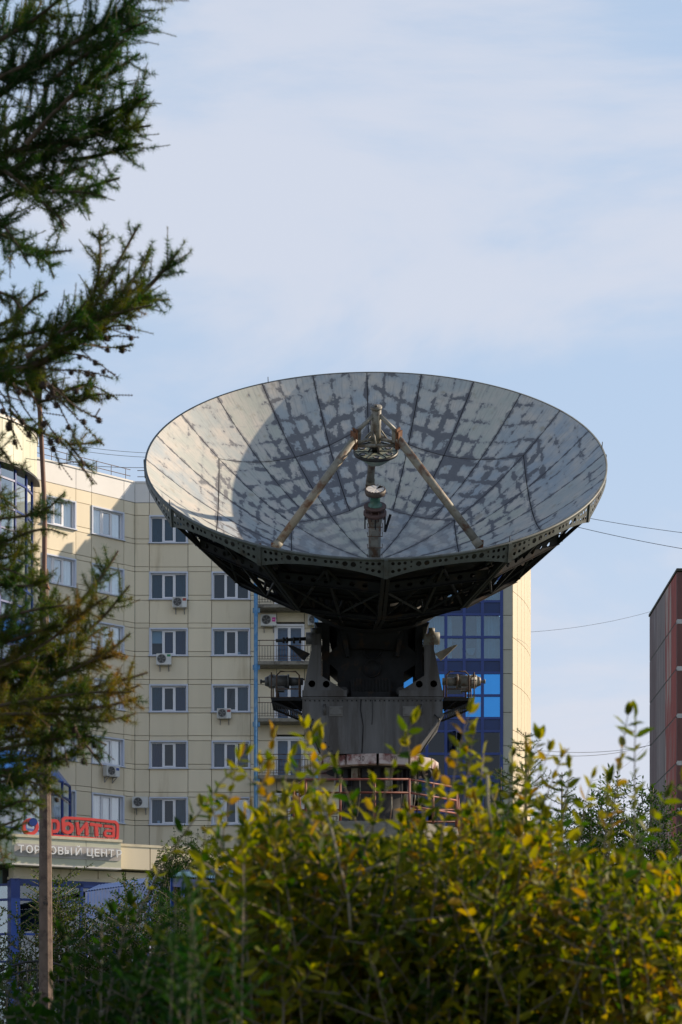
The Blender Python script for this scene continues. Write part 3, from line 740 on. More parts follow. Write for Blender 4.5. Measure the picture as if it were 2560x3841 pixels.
# ---- red letters on the roof edge
sign = empty('roof_sign', FP.p(3, 0, zt1 + .12), 'red rounded channel letters with a looped red outline standing on the podium roof edge', 'sign')
M_red = mat('sign_red', (0.62, 0.055, 0.045), 0.4, var=0.06)
def up_(x): return FP.u_at(x / 1.63265)
def sz(x, y): return FP.z_at(x / 1.63265, y / 1.63265)
# zoom coordinates (3.136x from (0,3040)) to source
def Z(x, y): return (x / 3.136, 3040 + y / 3.136)
def PU(x, y):
    sx, sy = Z(x, y); return (up_(sx), sz(sx, sy))
def stroke(bm, pts, wd, n0, n1, closed=False):
    """flat ribbon of width wd through pts (u,z), extruded n0..n1"""
    P = [Vector(p) for p in pts]; m = len(P); Lf, Rt = [], []
    for i in range(m):
        a = P[i - 1] if (i > 0 or closed) else P[i]; b_ = P[(i + 1) % m] if (i < m - 1 or closed) else P[i]
        d = (b_ - a).normalized(); nn = Vector((-d.y, d.x)); Lf.append(P[i] + nn * wd / 2); Rt.append(P[i] - nn * wd / 2)
    k0 = len(bm.v)
    for i in range(m):
        for q in (Lf[i], Rt[i]):
            for n in (n0, n1): bm.v.append((q.x, n, q.y))
    for i in range(m if closed else m - 1):
        a = k0 + i * 4; b_ = k0 + ((i + 1) % m) * 4
        bm.face((a + 1, a + 3, b_ + 3, b_ + 1)); bm.face((a, b_, b_ + 2, a + 2)); bm.face((a, a + 1, b_ + 1, b_)); bm.face((a + 2, b_ + 2, b_ + 3, a + 3))
    if not closed:
        bm.face((k0, k0 + 2, k0 + 3, k0 + 1)); e = k0 + (m - 1) * 4; bm.face((e, e + 1, e + 3, e + 2))
def arcpts(cx, cy, rx, ry, a0, a1, n=8): return [(cx + rx * math.cos(rad(a0 + (a1 - a0) * i / n)), cy + ry * math.sin(rad(a0 + (a1 - a0) * i / n))) for i in range(n + 1)]
NS0, NS1 = -0.30, -0.12
def conv(pts): return [PU(*p) for p in pts]
def letter(name, strokes, wd=None):
    b = MB()
    for i, (pts, closed, ww) in enumerate(strokes): stroke(b, conv(pts), ww / 3.136 / 87.0, NS0 + 0.002 * i, NS1 + 0.002 * i, closed)
    return b.build(name, M_red, sign, FP.M)
# р (partly behind the pole)
letter('letter_er', [([(612, 300), (612, 115)], False, 38), ([(612, 118), (670, 120)] + arcpts(670, 182, 32, 62, -90, 90, 8)[0:] + [(630, 246)], False, 38)])
# Ф-like red ring with blue disc at the left
letter('letter_o', [(arcpts(372, 190, 78, 82, 0, 352, 24), True, 40)])
b = MB(); b.prism([PU(*p) for p in arcpts(400, 135, 48, 48, 0, 345, 20)], NS0 - .06, NS1 + 0.04); b.build('blue_disc', M_bluef, sign, FP.M)
# б joined to the outline
letter('letter_be', [(arcpts(812, 205, 52, 52, 0, 352, 18), True, 42), ([(762, 215), (758, 130), (762, 100), (785, 84)], False, 38)])
letter('outline_bar', [([(785, 84), (900, 90), (1100, 104), (1340, 131)] + arcpts(1352, 185, 48, 54, -90, 0, 6) + [(1400, 240), (1398, 300)] + arcpts(1350, 300, 48, 48, 0, 90, 6) + [(1250, 342), (1000, 320), (640, 298)], False, 32)])
letter('letter_i', [([(922, 135), (942, 285)], False, 36), ([(930, 282), (1040, 140)], False, 34), ([(1030, 140), (1040, 292)], False, 38)])
letter('letter_te', [([(1072, 158), (1216, 178)], False, 36), ([(1145, 172), (1156, 302)], False, 40)])
letter('letter_a', [([(1240, 180), (1325, 188)] + arcpts(1325, 214, 24, 24, -90, 0, 5) + [(1350, 312)], False, 32), ([(1345, 240), (1265, 234), (1250, 258), (1255, 292), (1280, 302), (1345, 302)], False, 30)])
fr_ = MB()
for x in range(600, 1400, 62):
    u, z = PU(x, 330); fr_.tube([(u, -0.36, zt1 - .1), (u, -0.36, zt1 + 1.0 if x > 700 else zt1 + .9)], 0.014, 5)
    fr_.tube([(u, -0.36, zt1 + 0.9), (u, -0.9, zt1 + .1)], 0.012, 4)
for z in (zt1 + 0.35, zt1 + 0.8): fr_.tube([(PU(480, 300)[0], -0.36, z), (PU(1380, 300)[0], -0.36, z)], 0.014, 5)
fr_.build('support_frame', M_black, sign, FP.M)
# ---- white channel letters board
s2 = empty('name_board', FP.p(3, 0.05, zb1 + .3), 'pale rounded board with raised white Cyrillic channel letters on the podium fascia', 'sign')
u0, z0_ = PU(165, 525); u1, z1_ = PU(1422, 480)
zA0 = sz(60, Z(0, 520)[1]); 
M_board = mat('board_grey', (0.40, 0.375, 0.36), 0.5)
zc_ = PU(760, 492)[1]; hb = 0.56
b = MB(); hw = (u1 - u0) / 2; pts = []
um = (u0 + u1) / 2
for (cx, cz, a0_) in ((um + hw - 0.15, zc_ + hb / 2 - 0.15, 0), (um - hw + 0.15, zc_ + hb / 2 - 0.15, 90), (um - hw + 0.15, zc_ - hb / 2 + 0.15, 180), (um + hw - 0.15, zc_ - hb / 2 + 0.15, 270)):
    pts += [(cx + 0.15 * math.cos(rad(a0_ + t)), cz + 0.15 * math.sin(rad(a0_ + t))) for t in (0, 30, 60, 90)]
b.prism(pts, 0.0, 0.03); b.build('board', M_board, s2, FP.M)
lw = mat('channel_letter_white', (0.85, 0.85, 0.85), 0.4, var=0.02)
txt = 'ТОРГОВЫЙ ЦЕНТР'
xs = [230, 330, 418, 515, 605, 695, 785, 905, None, 1038, 1122, 1205, 1290, 1380]
for ch, xx in zip(txt, xs):
    if xx is None: continue
    u, _ = PU(xx, 490)
    add_text(ch, FP.M @ T((u, 0.17, zc_ - 0.0)), 0.45, lw, s2, 'letter', ext=0.05, bold=0.003)
    hk = MB(); hk.box((u - 0.02, 0.03, zc_ - 0.02), (u + 0.02, 0.12, zc_ + 0.02)); hk.build('letter_mount', M_black, s2, FP.M)
# ------------------------------------------------------------------ the dish antenna
YPED = 50.0
ant = empty('satellite_dish_antenna', (0.9, 51, 7.0), 'huge weathered parabolic dish on a dark grey steel yoke, facing up to the left-front sky', 'dish antenna')
E_ = 0.8722 if False else rad(49.9)
DC = Vector((0.91, 48.94, 17.10)); ROLL = rad(1.6); DEP = 2.93; RR = 6.0
axv = Vector((0, -math.cos(E_), math.sin(E_))); upv = Vector((0, math.sin(E_), math.cos(E_))); rtv = Vector((1, 0, 0))
MD = T(DC) @ Matrix(((rtv.x, upv.x, axv.x, 0), (rtv.y, upv.y, axv.y, 0), (rtv.z, upv.z, axv.z, 0), (0, 0, 0, 1))) @ Matrix.Rotation(ROLL, 4, 'Z')
def dz(r): return DEP * ((r / RR) ** 2 - 1)
def hexr(R, a):
    """hexagon with corners at 30+60k degrees: radius at angle a (rad)"""
    t = (math.degrees(a) - 30) % 60 - 30; return R * math.cos(rad(30)) / math.cos(rad(t))
def dish_paint():
    m, t, p = base('dish_paint'); l = t.links.new
    def M2(op, a, b_=None, c=None):
        n = N(t, 'ShaderNodeMath', operation=op)
        for i, v in enumerate((a, b_, c)):
            if v is None: continue
            if isinstance(v, (int, float)): n.inputs[i].default_value = v
            else: l(v, n.inputs[i])
        return n.outputs[0]
    def MR(v, a, b_, c=0.0, d=1.0, sm=True):
        n = N(t, 'ShaderNodeMapRange'); n.interpolation_type = 'SMOOTHSTEP' if sm else 'LINEAR'
        for k, x in (('From Min', a), ('From Max', b_), ('To Min', c), ('To Max', d)): n.inputs[k].default_value = x
        l(v, n.inputs['Value']); return n.outputs[0]
    def MX(f, a, b_):
        n = N(t, 'ShaderNodeMix', data_type='RGBA')
        for k, v in (('Factor', f), ('A', a), ('B', b_)):
            if isinstance(v, tuple): n.inputs[k].default_value = (*v, 1)
            elif isinstance(v, float): n.inputs[k].default_value = v
            else: l(v, n.inputs[k])
        return n.outputs['Result']
    tcn = N(t, 'ShaderNodeTexCoord'); uv = N(t, 'ShaderNodeUVMap', uv_map='UVMap')
    oi = N(t, 'ShaderNodeObjectInfo')
    # wobble the grid
    nw = N(t, 'ShaderNodeTexNoise', i_Scale=2.6, i_Detail=4.0); l(tcn.outputs['Object'], nw.inputs['Vector'])
    sub = N(t, 'ShaderNodeVectorMath', operation='SUBTRACT'); l(nw.outputs['Color'], sub.inputs[0]); sub.inputs[1].default_value = (0.5, 0.5, 0.5)
    sc = N(t, 'ShaderNodeVectorMath', operation='SCALE', i_Scale=0.42); l(sub.outputs[0], sc.inputs[0])
    av = N(t, 'ShaderNodeVectorMath', operation='ADD'); l(uv.outputs[0], av.inputs[0]); l(sc.outputs[0], av.inputs[1])
    sx = N(t, 'ShaderNodeSeparateXYZ'); l(av.outputs[0], sx.inputs[0])
    def edge(o, n_):   # uv cell coordinates: whole numbers are sheet edges
        f = M2('FRACT', o); return M2('MINIMUM', f, M2('SUBTRACT', 1.0, f))
    d = M2('MINIMUM', edge(sx.outputs['X'], 0), edge(sx.outputs['Y'], 0))
    nl = N(t, 'ShaderNodeTexNoise', i_Scale=0.55, i_Detail=2.0); l(tcn.outputs['Object'], nl.inputs['Vector'])
    nm = N(t, 'ShaderNodeTexNoise', i_Scale=3.3, i_Detail=9.0, i_Roughness=0.62); l(tcn.outputs['Object'], nm.inputs['Vector'])
    nf = N(t, 'ShaderNodeTexNoise', i_Scale=14.0, i_Detail=6.0, i_Roughness=0.6); l(tcn.outputs['Object'], nf.inputs['Vector'])
    so = N(t, 'ShaderNodeSeparateXYZ'); l(tcn.outputs['Object'], so.inputs[0])
    # wear is heaviest in the upper middle of the bowl
    ex = M2('POWER', M2('MULTIPLY', so.outputs['X'], 0.25), 2.0)
    ey = M2('POWER', M2('MULTIPLY', M2('SUBTRACT', so.outputs['Y'], 1.7), 0.27), 2.0)
    reg = MR(M2('SQRT', M2('ADD', ex, ey)), 0.75, 1.35, 1.0, 0.0)
    wear = M2('ADD', M2('MULTIPLY', MR(nl.outputs['Fac'], 0.38, 0.62), 0.5), M2('MULTIPLY', reg, 0.75))
    ed = MR(d, 0.0, 0.30, 1.0, 0.0, False)
    v = M2('ADD', M2('MULTIPLY', ed, 0.62), M2('MULTIPLY', M2('SUBTRACT', nm.outputs['Fac'], 0.5), 2.2))
    v = M2('ADD', v, M2('MULTIPLY', M2('SUBTRACT', nf.outputs['Fac'], 0.5), 0.5))
    v = M2('ADD', v, M2('MULTIPLY', M2('SUBTRACT', wear, 0.5), 0.62))
    v = M2('ADD', v, M2('MULTIPLY', M2('SUBTRACT', oi.outputs['Random'], 0.45), 0.30))
    bare = MR(v, 0.58, 0.78)
    hb_ = MR(v, 0.25, 0.75)
    light = MX(oi.outputs['Random'], (0.47, 0.47, 0.39), (0.33, 0.38, 0.43))
    nc = N(t, 'ShaderNodeTexNoise', i_Scale=1.6, i_Detail=6.0, i_Roughness=0.6); l(tcn.outputs['Object'], nc.inputs['Vector'])
    light = MX(MR(nc.outputs['Fac'], 0.35, 0.7), light, (0.55, 0.50, 0.44))
    nr = N(t, 'ShaderNodeTexNoise', i_Scale=3.1, i_Detail=5.0); mpp = N(t, 'ShaderNodeMapping'); mpp.inputs['Location'].default_value = (9, 3, 1)
    l(tcn.outputs['Object'], mpp.inputs[0]); l(mpp.outputs[0], nr.inputs['Vector'])
    light = MX(M2('MULTIPLY', MR(nr.outputs['Fac'], 0.60, 0.74), 0.55), light, (0.27, 0.22, 0.14))
    light = MX(M2('MULTIPLY', hb_, 0.40), light, (0.22, 0.235, 0.26))
    # dirt runs along the slope of each sheet
    ms_ = N(t, 'ShaderNodeMapping'); ms_.inputs['Scale'].default_value = (5.0, 0.35, 1.0); l(uv.outputs[0], ms_.inputs[0])
    ns_ = N(t, 'ShaderNodeTexNoise', i_Scale=2.2, i_Detail=6.0, i_Roughness=0.65); l(ms_.outputs[0], ns_.inputs['Vector'])
    light = MX(M2('MULTIPLY', MR(ns_.outputs['Fac'], 0.48, 0.72), 0.55), light, (0.21, 0.21, 0.20))
    # inner bowl: smoky smears
    rr_ = M2('SQRT', M2('ADD', M2('POWER', so.outputs['X'], 2.0), M2('POWER', so.outputs['Y'], 2.0)))
    dark = MX(nf.outputs['Fac'], (0.10, 0.105, 0.12), (0.17, 0.17, 0.18))
    barei = M2('MULTIPLY', bare, MR(rr_, 2.0, 2.7, 0.25, 1.0))
    col = MX(barei, light, dark)
    # seam grime
    sm = N(t, 'ShaderNodeUVMap', uv_map='Seam'); ss = N(t, 'ShaderNodeSeparateXYZ'); l(sm.outputs[0], ss.inputs[0])
    sd_ = M2('MINIMUM', ss.outputs['X'], ss.outputs['Y'])
    grime = M2('MULTIPLY', MR(M2('SUBTRACT', sd_, M2('MULTIPLY', M2('SUBTRACT', nm.outputs['Fac'], 0.46), 0.42)), 0.0, 0.04, 1.0, 0.0), 0.7)
    col = MX(grime, col, (0.10, 0.10, 0.115))
    l(col, p.inputs['Base Color'])
    rg = N(t, 'ShaderNodeMix', data_type='FLOAT'); l(barei, rg.inputs['Factor']); rg.inputs[2].default_value = 0.42; rg.inputs[3].default_value = 0.62
    l(rg.outputs[0], p.inputs['Roughness']); p.inputs['Specular IOR Level'].default_value = 0.6
    bn = N(t, 'ShaderNodeBump', i_Strength=0.25, i_Distance=0.01); l(M2('ADD', M2('MULTIPLY', bare, -0.6), nf.outputs['Fac']), bn.inputs['Height']); l(bn.outputs[0], p.inputs['Normal'])
    MATS['dish_paint'] = m; return m
M_dish = dish_paint()
RH1, RH2 = 4.85, 2.60
def ringr(kind, a):
    return {0: 0.17, 1: hexr(RH2, a), 2: hexr(RH1, a), 3: RR}[kind]
def refl_panel(k, a0, a1):
    """curved sheet between ring k and k+1, angles a0..a1 (deg)"""
    na_, nr_ = (6, 7) if k == 3 - 1 else (6, 8)
    b = MB(); gap = 0.011; uvs = []; seam = []
    nu = {2: 3, 1: 2, 0: 1}[k]; 
    for top in (0, 1):
        for i in range(na_ + 1):
            for j in range(nr_ + 1):
                a = rad(a0 + (a1 - a0) * i / na_); r0, r1 = ringr(k, a), ringr(k + 1, a)
                r0 += gap; r1 -= gap if k < 2 else 0
                r = r0 + (r1 - r0) * j / nr_
                aa = a + (gap / r if i == 0 else (-gap / r if i == na_ else 0))
                z = dz(r) - (0.02 if top else 0)
                b.v.append((r * math.cos(aa), r * math.sin(aa), z))
                wloc = r * rad(a1 - a0)
                uvs.append((i / na_ * nu + k * 7, (r - r0) / 0.46 + k * 3)); seam.append((min(i, na_ - i) / na_ * wloc, (min(j, nr_ - j) if k < 2 else j) / nr_ * (r1 - r0)))
    st = nr_ + 1; o = (na_ + 1) * st
    for i in range(na_):
        for j in range(nr_):
            q = i * st + j; b.face((q, q + 1, q + st + 1, q + st), True); b.face((o + q, o + q + st, o + q + st + 1, o + q + 1), True)
    def side(idx):
        n = len(b.v)
        for q in idx: b.v.append(b.v[q]); uvs.append(uvs[q]); seam.append(seam[q])
        b.face(range(n, n + len(idx)))
    for i in range(na_):
        q = i * st; side((q, q + st, o + q + st, o + q)); q = i * st + nr_; side((q, o + q, o + q + st, q + st))
    for j in range(nr_):
        q = j; side((q, o + q, o + q + 1, q + 1)); q = na_ * st + j; side((q, q + 1, o + q + 1, o + q))
    me = b.mesh('reflector_panel', M_dish)
    # flip so that the first side faces the axis
    for nm_, arr in (('UVMap', uvs), ('Seam', seam)):
        l_ = me.uv_layers.new(name=nm_)
        idx = np.empty(len(me.loops), dtype=np.int32); me.loops.foreach_get('vertex_index', idx)
        l_.data.foreach_set('uv', np.array(arr, dtype=np.float32)[idx].ravel())
    return link('reflector_panel', me, ant, MD)
for k, cnt in ((2, 24), (1, 24), (0, 12)):
    for i in range(cnt):
        s_ = 360 / cnt; refl_panel(k, 30 + i * s_, 30 + (i + 1) * s_)
# bolts along seams (tiny), backing skin
bk = MB(); nA = 144; prof = [(0.02, dz(0.3) - 0.07)] + [(r, dz(r) - 0.07) for r in np.linspace(0.3, 5.98, 26)]
bk.lathe(prof, nA); bk.build('backing_skin', M_dark_met, ant, MD)
rim = MB(); rim.lathe([(RR + 0.0, 0.012), (RR + 0.05, 0.012), (RR + 0.05, -0.06), (RR + 0.0, -0.06)], 144); rim.build('rim_edge', M_girder, ant, MD)
# rim girder: 12 arched plates with lightening holes
def girder_mesh():
    Lg = 2 * PI * (RR + 0.03) / 12; g2 = 0.02
    def dep(s): # depth of plate along span 0..1
        q = abs(s - 0.5) * 2; return 0.24 + 0.26 * q ** 2.2
    n = 28; outer = [(g2 + (Lg - 2 * g2) * i / 40, -0.03) for i in range(41)] + [(g2 + (Lg - 2 * g2) * (1 - i / n), -dep(1 - i / n)) for i in range(n + 1)]
    holes = []
    for sgn in (0, 1):
        def X(x): return x if sgn == 0 else Lg - x
        for x, y, r in ((0.16, -.13, .045), (0.31, -.13, .045), (0.45, -.12, .042), (0.16, -.33, .045), (0.31, -.30, .045), (0.45, -.27, .040),
                        (0.60, -.10, .028), (0.60, -.22, .026), (0.78, -.16, .068), (0.98, -.15, .066), (1.17, -.13, .045), (1.31, -.13, .045), (1.45, -.13, .045)):
            holes.append((X(x), y, r))
    v, f = plate_with_holes(outer, holes, 12)
    b = MB(); R_g = RR + 0.045
    for th in (0, 1):
        for x, z in v:
            a = x / R_g; r = R_g - 0.012 * th; b.v.append((r * math.cos(a), r * math.sin(a), z))
    m_ = len(v)
    for t in f: b.face(t); b.face(tuple(m_ + i for i in reversed(t)))
    # side walls along boundary edges
    cnt = {}
    for t in f:
        for i in range(3):
            e = (t[i], t[(i + 1) % 3]); k = tuple(sorted(e)); cnt[k] = cnt.get(k, 0) + 1
    for (i, j), c in cnt.items():
        if c == 1: b.face((i, j, m_ + j, m_ + i))
    # flanges: top & bottom lips, end stiffeners
    for i in range(n):
        for s0, s1 in ((i / n, (i + 1) / n),):
            x0, x1 = g2 + (Lg - 2 * g2) * s0, g2 + (Lg - 2 * g2) * s1; a0, a1 = x0 / R_g, x1 / R_g; z0, z1 = -dep(s0), -dep(s1)
            q = len(b.v)
            for a, z in ((a0, z0), (a1, z1)):
                for r in (R_g + 0.004, R_g - 0.09):
                    b.v.append((r * math.cos(a), r * math.sin(a), z - 0.012)); b.v.append((r * math.cos(a), r * math.sin(a), z))
            b.face((q, q + 2, q + 6, q + 4)); b.face((q + 1, q + 5, q + 7, q + 3)); b.face((q, q + 4, q + 5, q + 1)); b.face((q + 2, q + 3, q + 7, q + 6))
    for x in (0.02, Lg - 0.02):
        a = x / R_g; b.bar(((R_g + .02) * math.cos(a), (R_g + .02) * math.sin(a), -0.02), ((R_g + .02) * math.cos(a), (R_g + .02) * math.sin(a), -0.5), 0.05, 0.035, (math.cos(a), math.sin(a), 0))
    return b.mesh('rim_girder', M_girder)
gm = girder_mesh()
for i in range(12): link('rim_girder', gm, ant, MD @ Matrix.Rotation(rad(30 * i), 4, 'Z'))
# ribs
def rib_mesh():
    b = MB(); C0 = [(5.95, -0.45), (4.25, -2.45), (1.85, -3.95)]
    tp = [(r, dz(r) - 0.10) for r in (5.9, 5.1, 4.2, 3.3, 2.4, 1.5)]
    P = lambda q, y=0: (q[0], y, q[1])
    for i in range(len(tp) - 1): b.bar(P(tp[i]), P(tp[i + 1]), 0.10, 0.08)
    for y in (-0.06, 0.06):
        for i in range(2): b.bar(P(C0[i], y), P(C0[i + 1], y), 0.09, 0.09)
    bot = [(5.95, -.45), (5.1, -1.45), (4.25, -2.45), (3.45, -2.95), (2.65, -3.45), (1.85, -3.95)]
    for i in range(1, 6): b.bar(P(bot[i]), P(tp[i]), 0.06)
    for i in range(0, 5): b.bar(P(bot[i + 1]), P(tp[i]), 0.055)
    b.prism([(4.55, -2.10), (4.25, -2.50), (3.85, -2.70), (3.95, -2.30), (4.3, -2.0)], -0.09, 0.09)
    b.prism([(1.65, -3.6), (2.4, -3.5), (2.2, -3.85), (1.85, -4.05), (1.6, -4.05)], -0.10, 0.10)
    return b.mesh('rib', M_dark_met)
rm = rib_mesh()
for i in range(12): link('rib', rm, ant, MD @ Matrix.Rotation(rad(30 * i), 4, 'Z'))
def P3(r, a, z): return Vector((r * math.cos(rad(a)), r * math.sin(rad(a)), z))
def ring_beam(r, z, h, t_, holes=True, slope=0.0):
    """one straight beam between neighbouring ribs, holed web"""
    Lb = 2 * r * math.sin(rad(15)) - 0.16
    hs = [(x, h / 2, h * 0.26) for x in np.arange(0.25, Lb - 0.1, h * 1.25)] if holes else []
    v, f = plate_with_holes([(0, 0), (Lb, 0), (Lb, h), (0, h)], hs, 10)
    b = MB()
    for th in (0, t_):
        for x, z_ in v: b.v.append((x - Lb / 2, th, z_ - h / 2))
    m_ = len(v)
    for t in f: b.face(t); b.face(tuple(m_ + i for i in reversed(t)))
    b.box((-Lb / 2, -0.05, -h / 2 - 0.012), (Lb / 2, 0.07, -h / 2)); b.box((-Lb / 2, -0.05, h / 2), (Lb / 2, 0.07, h / 2 + 0.012))
    me = b.mesh('ring_beam', M_dark_met)
    for i in range(12):
        a = 15 + 30 * i; rm_ = r * math.cos(rad(15))
        M = MD @ Matrix.Rotation(rad(a), 4, 'Z') @ T((rm_, 0, z)) @ Matrix.Rotation(slope, 4, 'Y') @ Matrix.Rotation(rad(90), 4, 'Z')
        link('ring_beam', me, ant, M)
ring_beam(5.35, dz(5.35 * .96) - 0.30, 0.26, 0.01)
ring_beam(4.7, dz(4.7 * .96) - 0.30, 0.28, 0.01)
ring_beam(4.0, dz(4.0 * .96) - 0.30, 0.28, 0.01)
ring_beam(3.1, dz(3.1 * .96) - 0.30, 0.28, 0.01)
ring_beam(4.25, -2.47, 0.09, 0.09, False)
ring_beam(3.0, -3.22, 0.08, 0.08, False)
ring_beam(1.85, -3.95, 0.14, 0.1, False)
def braces():
    b = MB()
    A, Bp, Cp = P3(5.95, 0, -.48), P3(5.95, 30, -.48), P3(4.25, 15, 0)
    mid = (P3(4.25, 0, -2.47) + P3(4.25, 30, -2.47)) / 2; mid1 = (P3(5.7, 0, -.6) + P3(5.7, 30, -.6)) / 2
    mid2 = (P3(1.85, 0, -3.95) + P3(1.85, 30, -3.95)) / 2
    b.bar(mid1, mid, 0.07); b.bar(P3(5.3, 0, -1.2), mid, 0.05); b.bar(P3(5.3, 30, -1.2), mid, 0.05)
    b.bar(mid1, P3(4.25, 0, -2.47), 0.055); b.bar(mid1, P3(4.25, 30, -2.47), 0.055)
    b.bar(mid, P3(1.85, 0, -3.95), 0.055); b.bar(mid, P3(1.85, 30, -3.95), 0.055); b.bar(mid, P3(5.0, 15, dz(5.0) - .1), 0.05)
    for q in range(3):
        r_ = 2.3 + q * 0.8
        b.bar(P3(r_, 4 + q * 5, dz(r_) - .1), P3(max(1.85, r_ - .6), 12 + q * 4, -3.95 + (r_ - 1.85) * .55), 0.045)
        b.bar(P3(r_, 26 - q * 4, dz(r_) - .1), P3(max(1.85, r_ - .6), 17 - q * 3, -3.95 + (r_ - 1.85) * .55), 0.045)
    return b.mesh('brace', M_dark_met)
bm_ = braces()
for i in range(12): link('brace', bm_, ant, MD @ Matrix.Rotation(rad(30 * i), 4, 'Z'))
hb = MB(); hb.lathe([(1.9, -4.0), (1.9, -4.12), (1.2, -4.2), (1.2, -3.2), (1.15, -3.2)], 24); hb.build('hub_drum', M_dark_met, ant, MD)
# rim spikes
for a in (118, 4, 209, 300):
    q = MB(); p = P3(RR + .03, a, 0); q.tube([tuple(p), tuple(p + Vector((0, 0, 0.16)))], 0.012, 6); q.build('rim_pin', M_black, ant, MD)
# small rusty brackets in the bowl
for a in (235, 305, 210 - 10):
    r = 3.35; p = P3(r, a, dz(r)); q = MB(); q.box((-0.1, -0.05, 0), (0.06, 0.05, 0.09)); q.tube([(0, 0, 0.05), (0.1, 0.02, 0.13)], 0.05, 8)
    q.build('bracket', M_rust, ant, MD @ T(p))
# struts and head
foot = []; zA = 0.62
apex = []
for a in (90, 210, 330):
    p0 = P3(3.1, a, dz(3.1) + 0.36 if a != 90 else dz(3.1) + .1); p1 = P3(0.64, a, zA)
    b = MB(); b.tube([tuple(p0), tuple(p1)], 0.105, 14)
    b.tube([tuple(p0 + (p0 - p1).normalized() * 0.02), tuple(p0 - (p0 - p1).normalized() * 0.2)], 0.125, 14)
    d_ = (p1 - p0).normalized()
    o = b.build('strut', M_strut, ant, MD)
    b = MB(); pf = P3(3.1, a, dz(3.1)); b.box((-0.13, -0.13, 0), (0.13, 0.13, 0.03)); b.box((-0.10, -0.02, 0.03), (0.10, 0.02, 0.3 if a == 90 else 0.5)); b.tube([(0, 0, 0), tuple(p0 - pf)], 0.04, 8)
    b.build('strut_foot', M_rust, ant, MD @ T(pf))
    b = MB(); side = Vector((-math.sin(rad(a)), math.cos(rad(a)), 0))
    b.bar(tuple(p1 - Vector((0, 0, 0.26)) ), tuple(p1 + Vector((0, 0, 0.26))), 0.20, 0.04, tuple(Vector((math.cos(rad(a)), math.sin(rad(a)), 0))))
    q1 = p1 + P3(0.06, a, 0); b.bar(tuple(q1 - Vector((0, 0, .26))), tuple(q1 + Vector((0, 0, .2))), 0.22, 0.03, tuple(Vector((math.cos(rad(a)), math.sin(rad(a)), 0))))
    b.build('end_plate', M_rust, ant, MD)
M_head = mat('head_paint', (0.22, 0.21, 0.18), 0.5, var=0.2, scale=5, dirt=(0.10, 0.08, 0.06), dirt_amt=0.7, bump=0.15)
b = MB(); b.tube([(0, 0, 0.30), (0, 0, 1.30)], 0.13, 20); b.lathe([(0.13, 1.28), (0.15, 1.28), (0.15, 1.34), (0.0, 1.34)], 20); b.tube([(0, 0, 1.34), (0, 0, 1.38)], 0.04, 8)
b.build('head_tube', M_head, ant, MD)
b = MB()
for a in (90, 210, 330):
    b.tube([tuple(P3(0.10, a, 1.12)), tuple(P3(0.58, a, 0.80))], 0.055, 10); b.tube([tuple(P3(0.10, a, 0.50)), tuple(P3(0.60, a, 0.50))], 0.04, 10)
    b.prism([(0.45, 0.92), (0.60, 0.82), (0.60, 0.45), (0.48, 0.48)], -0.012, 0.012, 'y', Matrix.Rotation(rad(a), 4, 'Z'))
    b.tube([tuple(P3(0.60, a, 0.42)), tuple(P3(0.60, a + 120, 0.42))], 0.042, 10)
    b.tube([tuple(P3(0.10, a, 0.78)), tuple(P3(0.34, a + 60, 0.42))], 0.022, 8)
b.build('head_frame', M_head, ant, MD)
# subreflector
M_sub = mat('subreflector_top', (0.36, 0.37, 0.27), 0.5, var=0.15, scale=6, dirt=(0.16, 0.15, 0.10), dirt_amt=0.6)
b = MB(); b.lathe([(0.0, 0.145), (0.55, 0.145), (0.55, 0.11)], 40, None, False); o = b.build('subreflector', M_sub, ant, MD)
b = MB(); b.lathe([(0.575, 0.165), (0.595, 0.14), (0.585, 0.09), (0.54, 0.09), (0.54, 0.165)], 48); b.build('subreflector_rim', M_black, ant, MD)
b = MB(); b.lathe([(0.56, 0.10), (0.42, -0.02), (0.22, -0.17), (0.10, -0.22), (0.0, -0.235)], 40); b.build('subreflector_cone', mat('sub_green', (0.11, 0.17, 0.14), 0.45, var=0.2, scale=5), ant, MD)
for k in range(6):
    b = MB(); p = P3(0.40, 60 * k + 30, 0.147); b.lathe([(0.095, 0), (0.095, 0.02), (0.075, 0.02), (0.075, 0.004)], 20, T(p)); b.build('port_ring', M_black, ant, MD)
    b = MB(); b.lathe([(0.0, 0.006), (0.074, 0.006)], 16, T(p), False); b.build('port_cover', mat('port_cover', (0.30, 0.28, 0.27), 0.5), ant, MD)
b = MB()
for k in range(6): b.bar(tuple(P3(0.1, 60 * k, 0.152)), tuple(P3(0.54, 60 * k, 0.152)), 0.02, 0.014)
b.tube([(0, 0, 0.15), (0, 0, 0.36)], 0.10, 16)
for k in range(4): b.bar(tuple(P3(0.10, 90 * k + 20, 0.28)), tuple(P3(0.22, 90 * k + 20, 0.16)), 0.05, 0.02)
b.build('head_mount', M_dark_met, ant, MD)
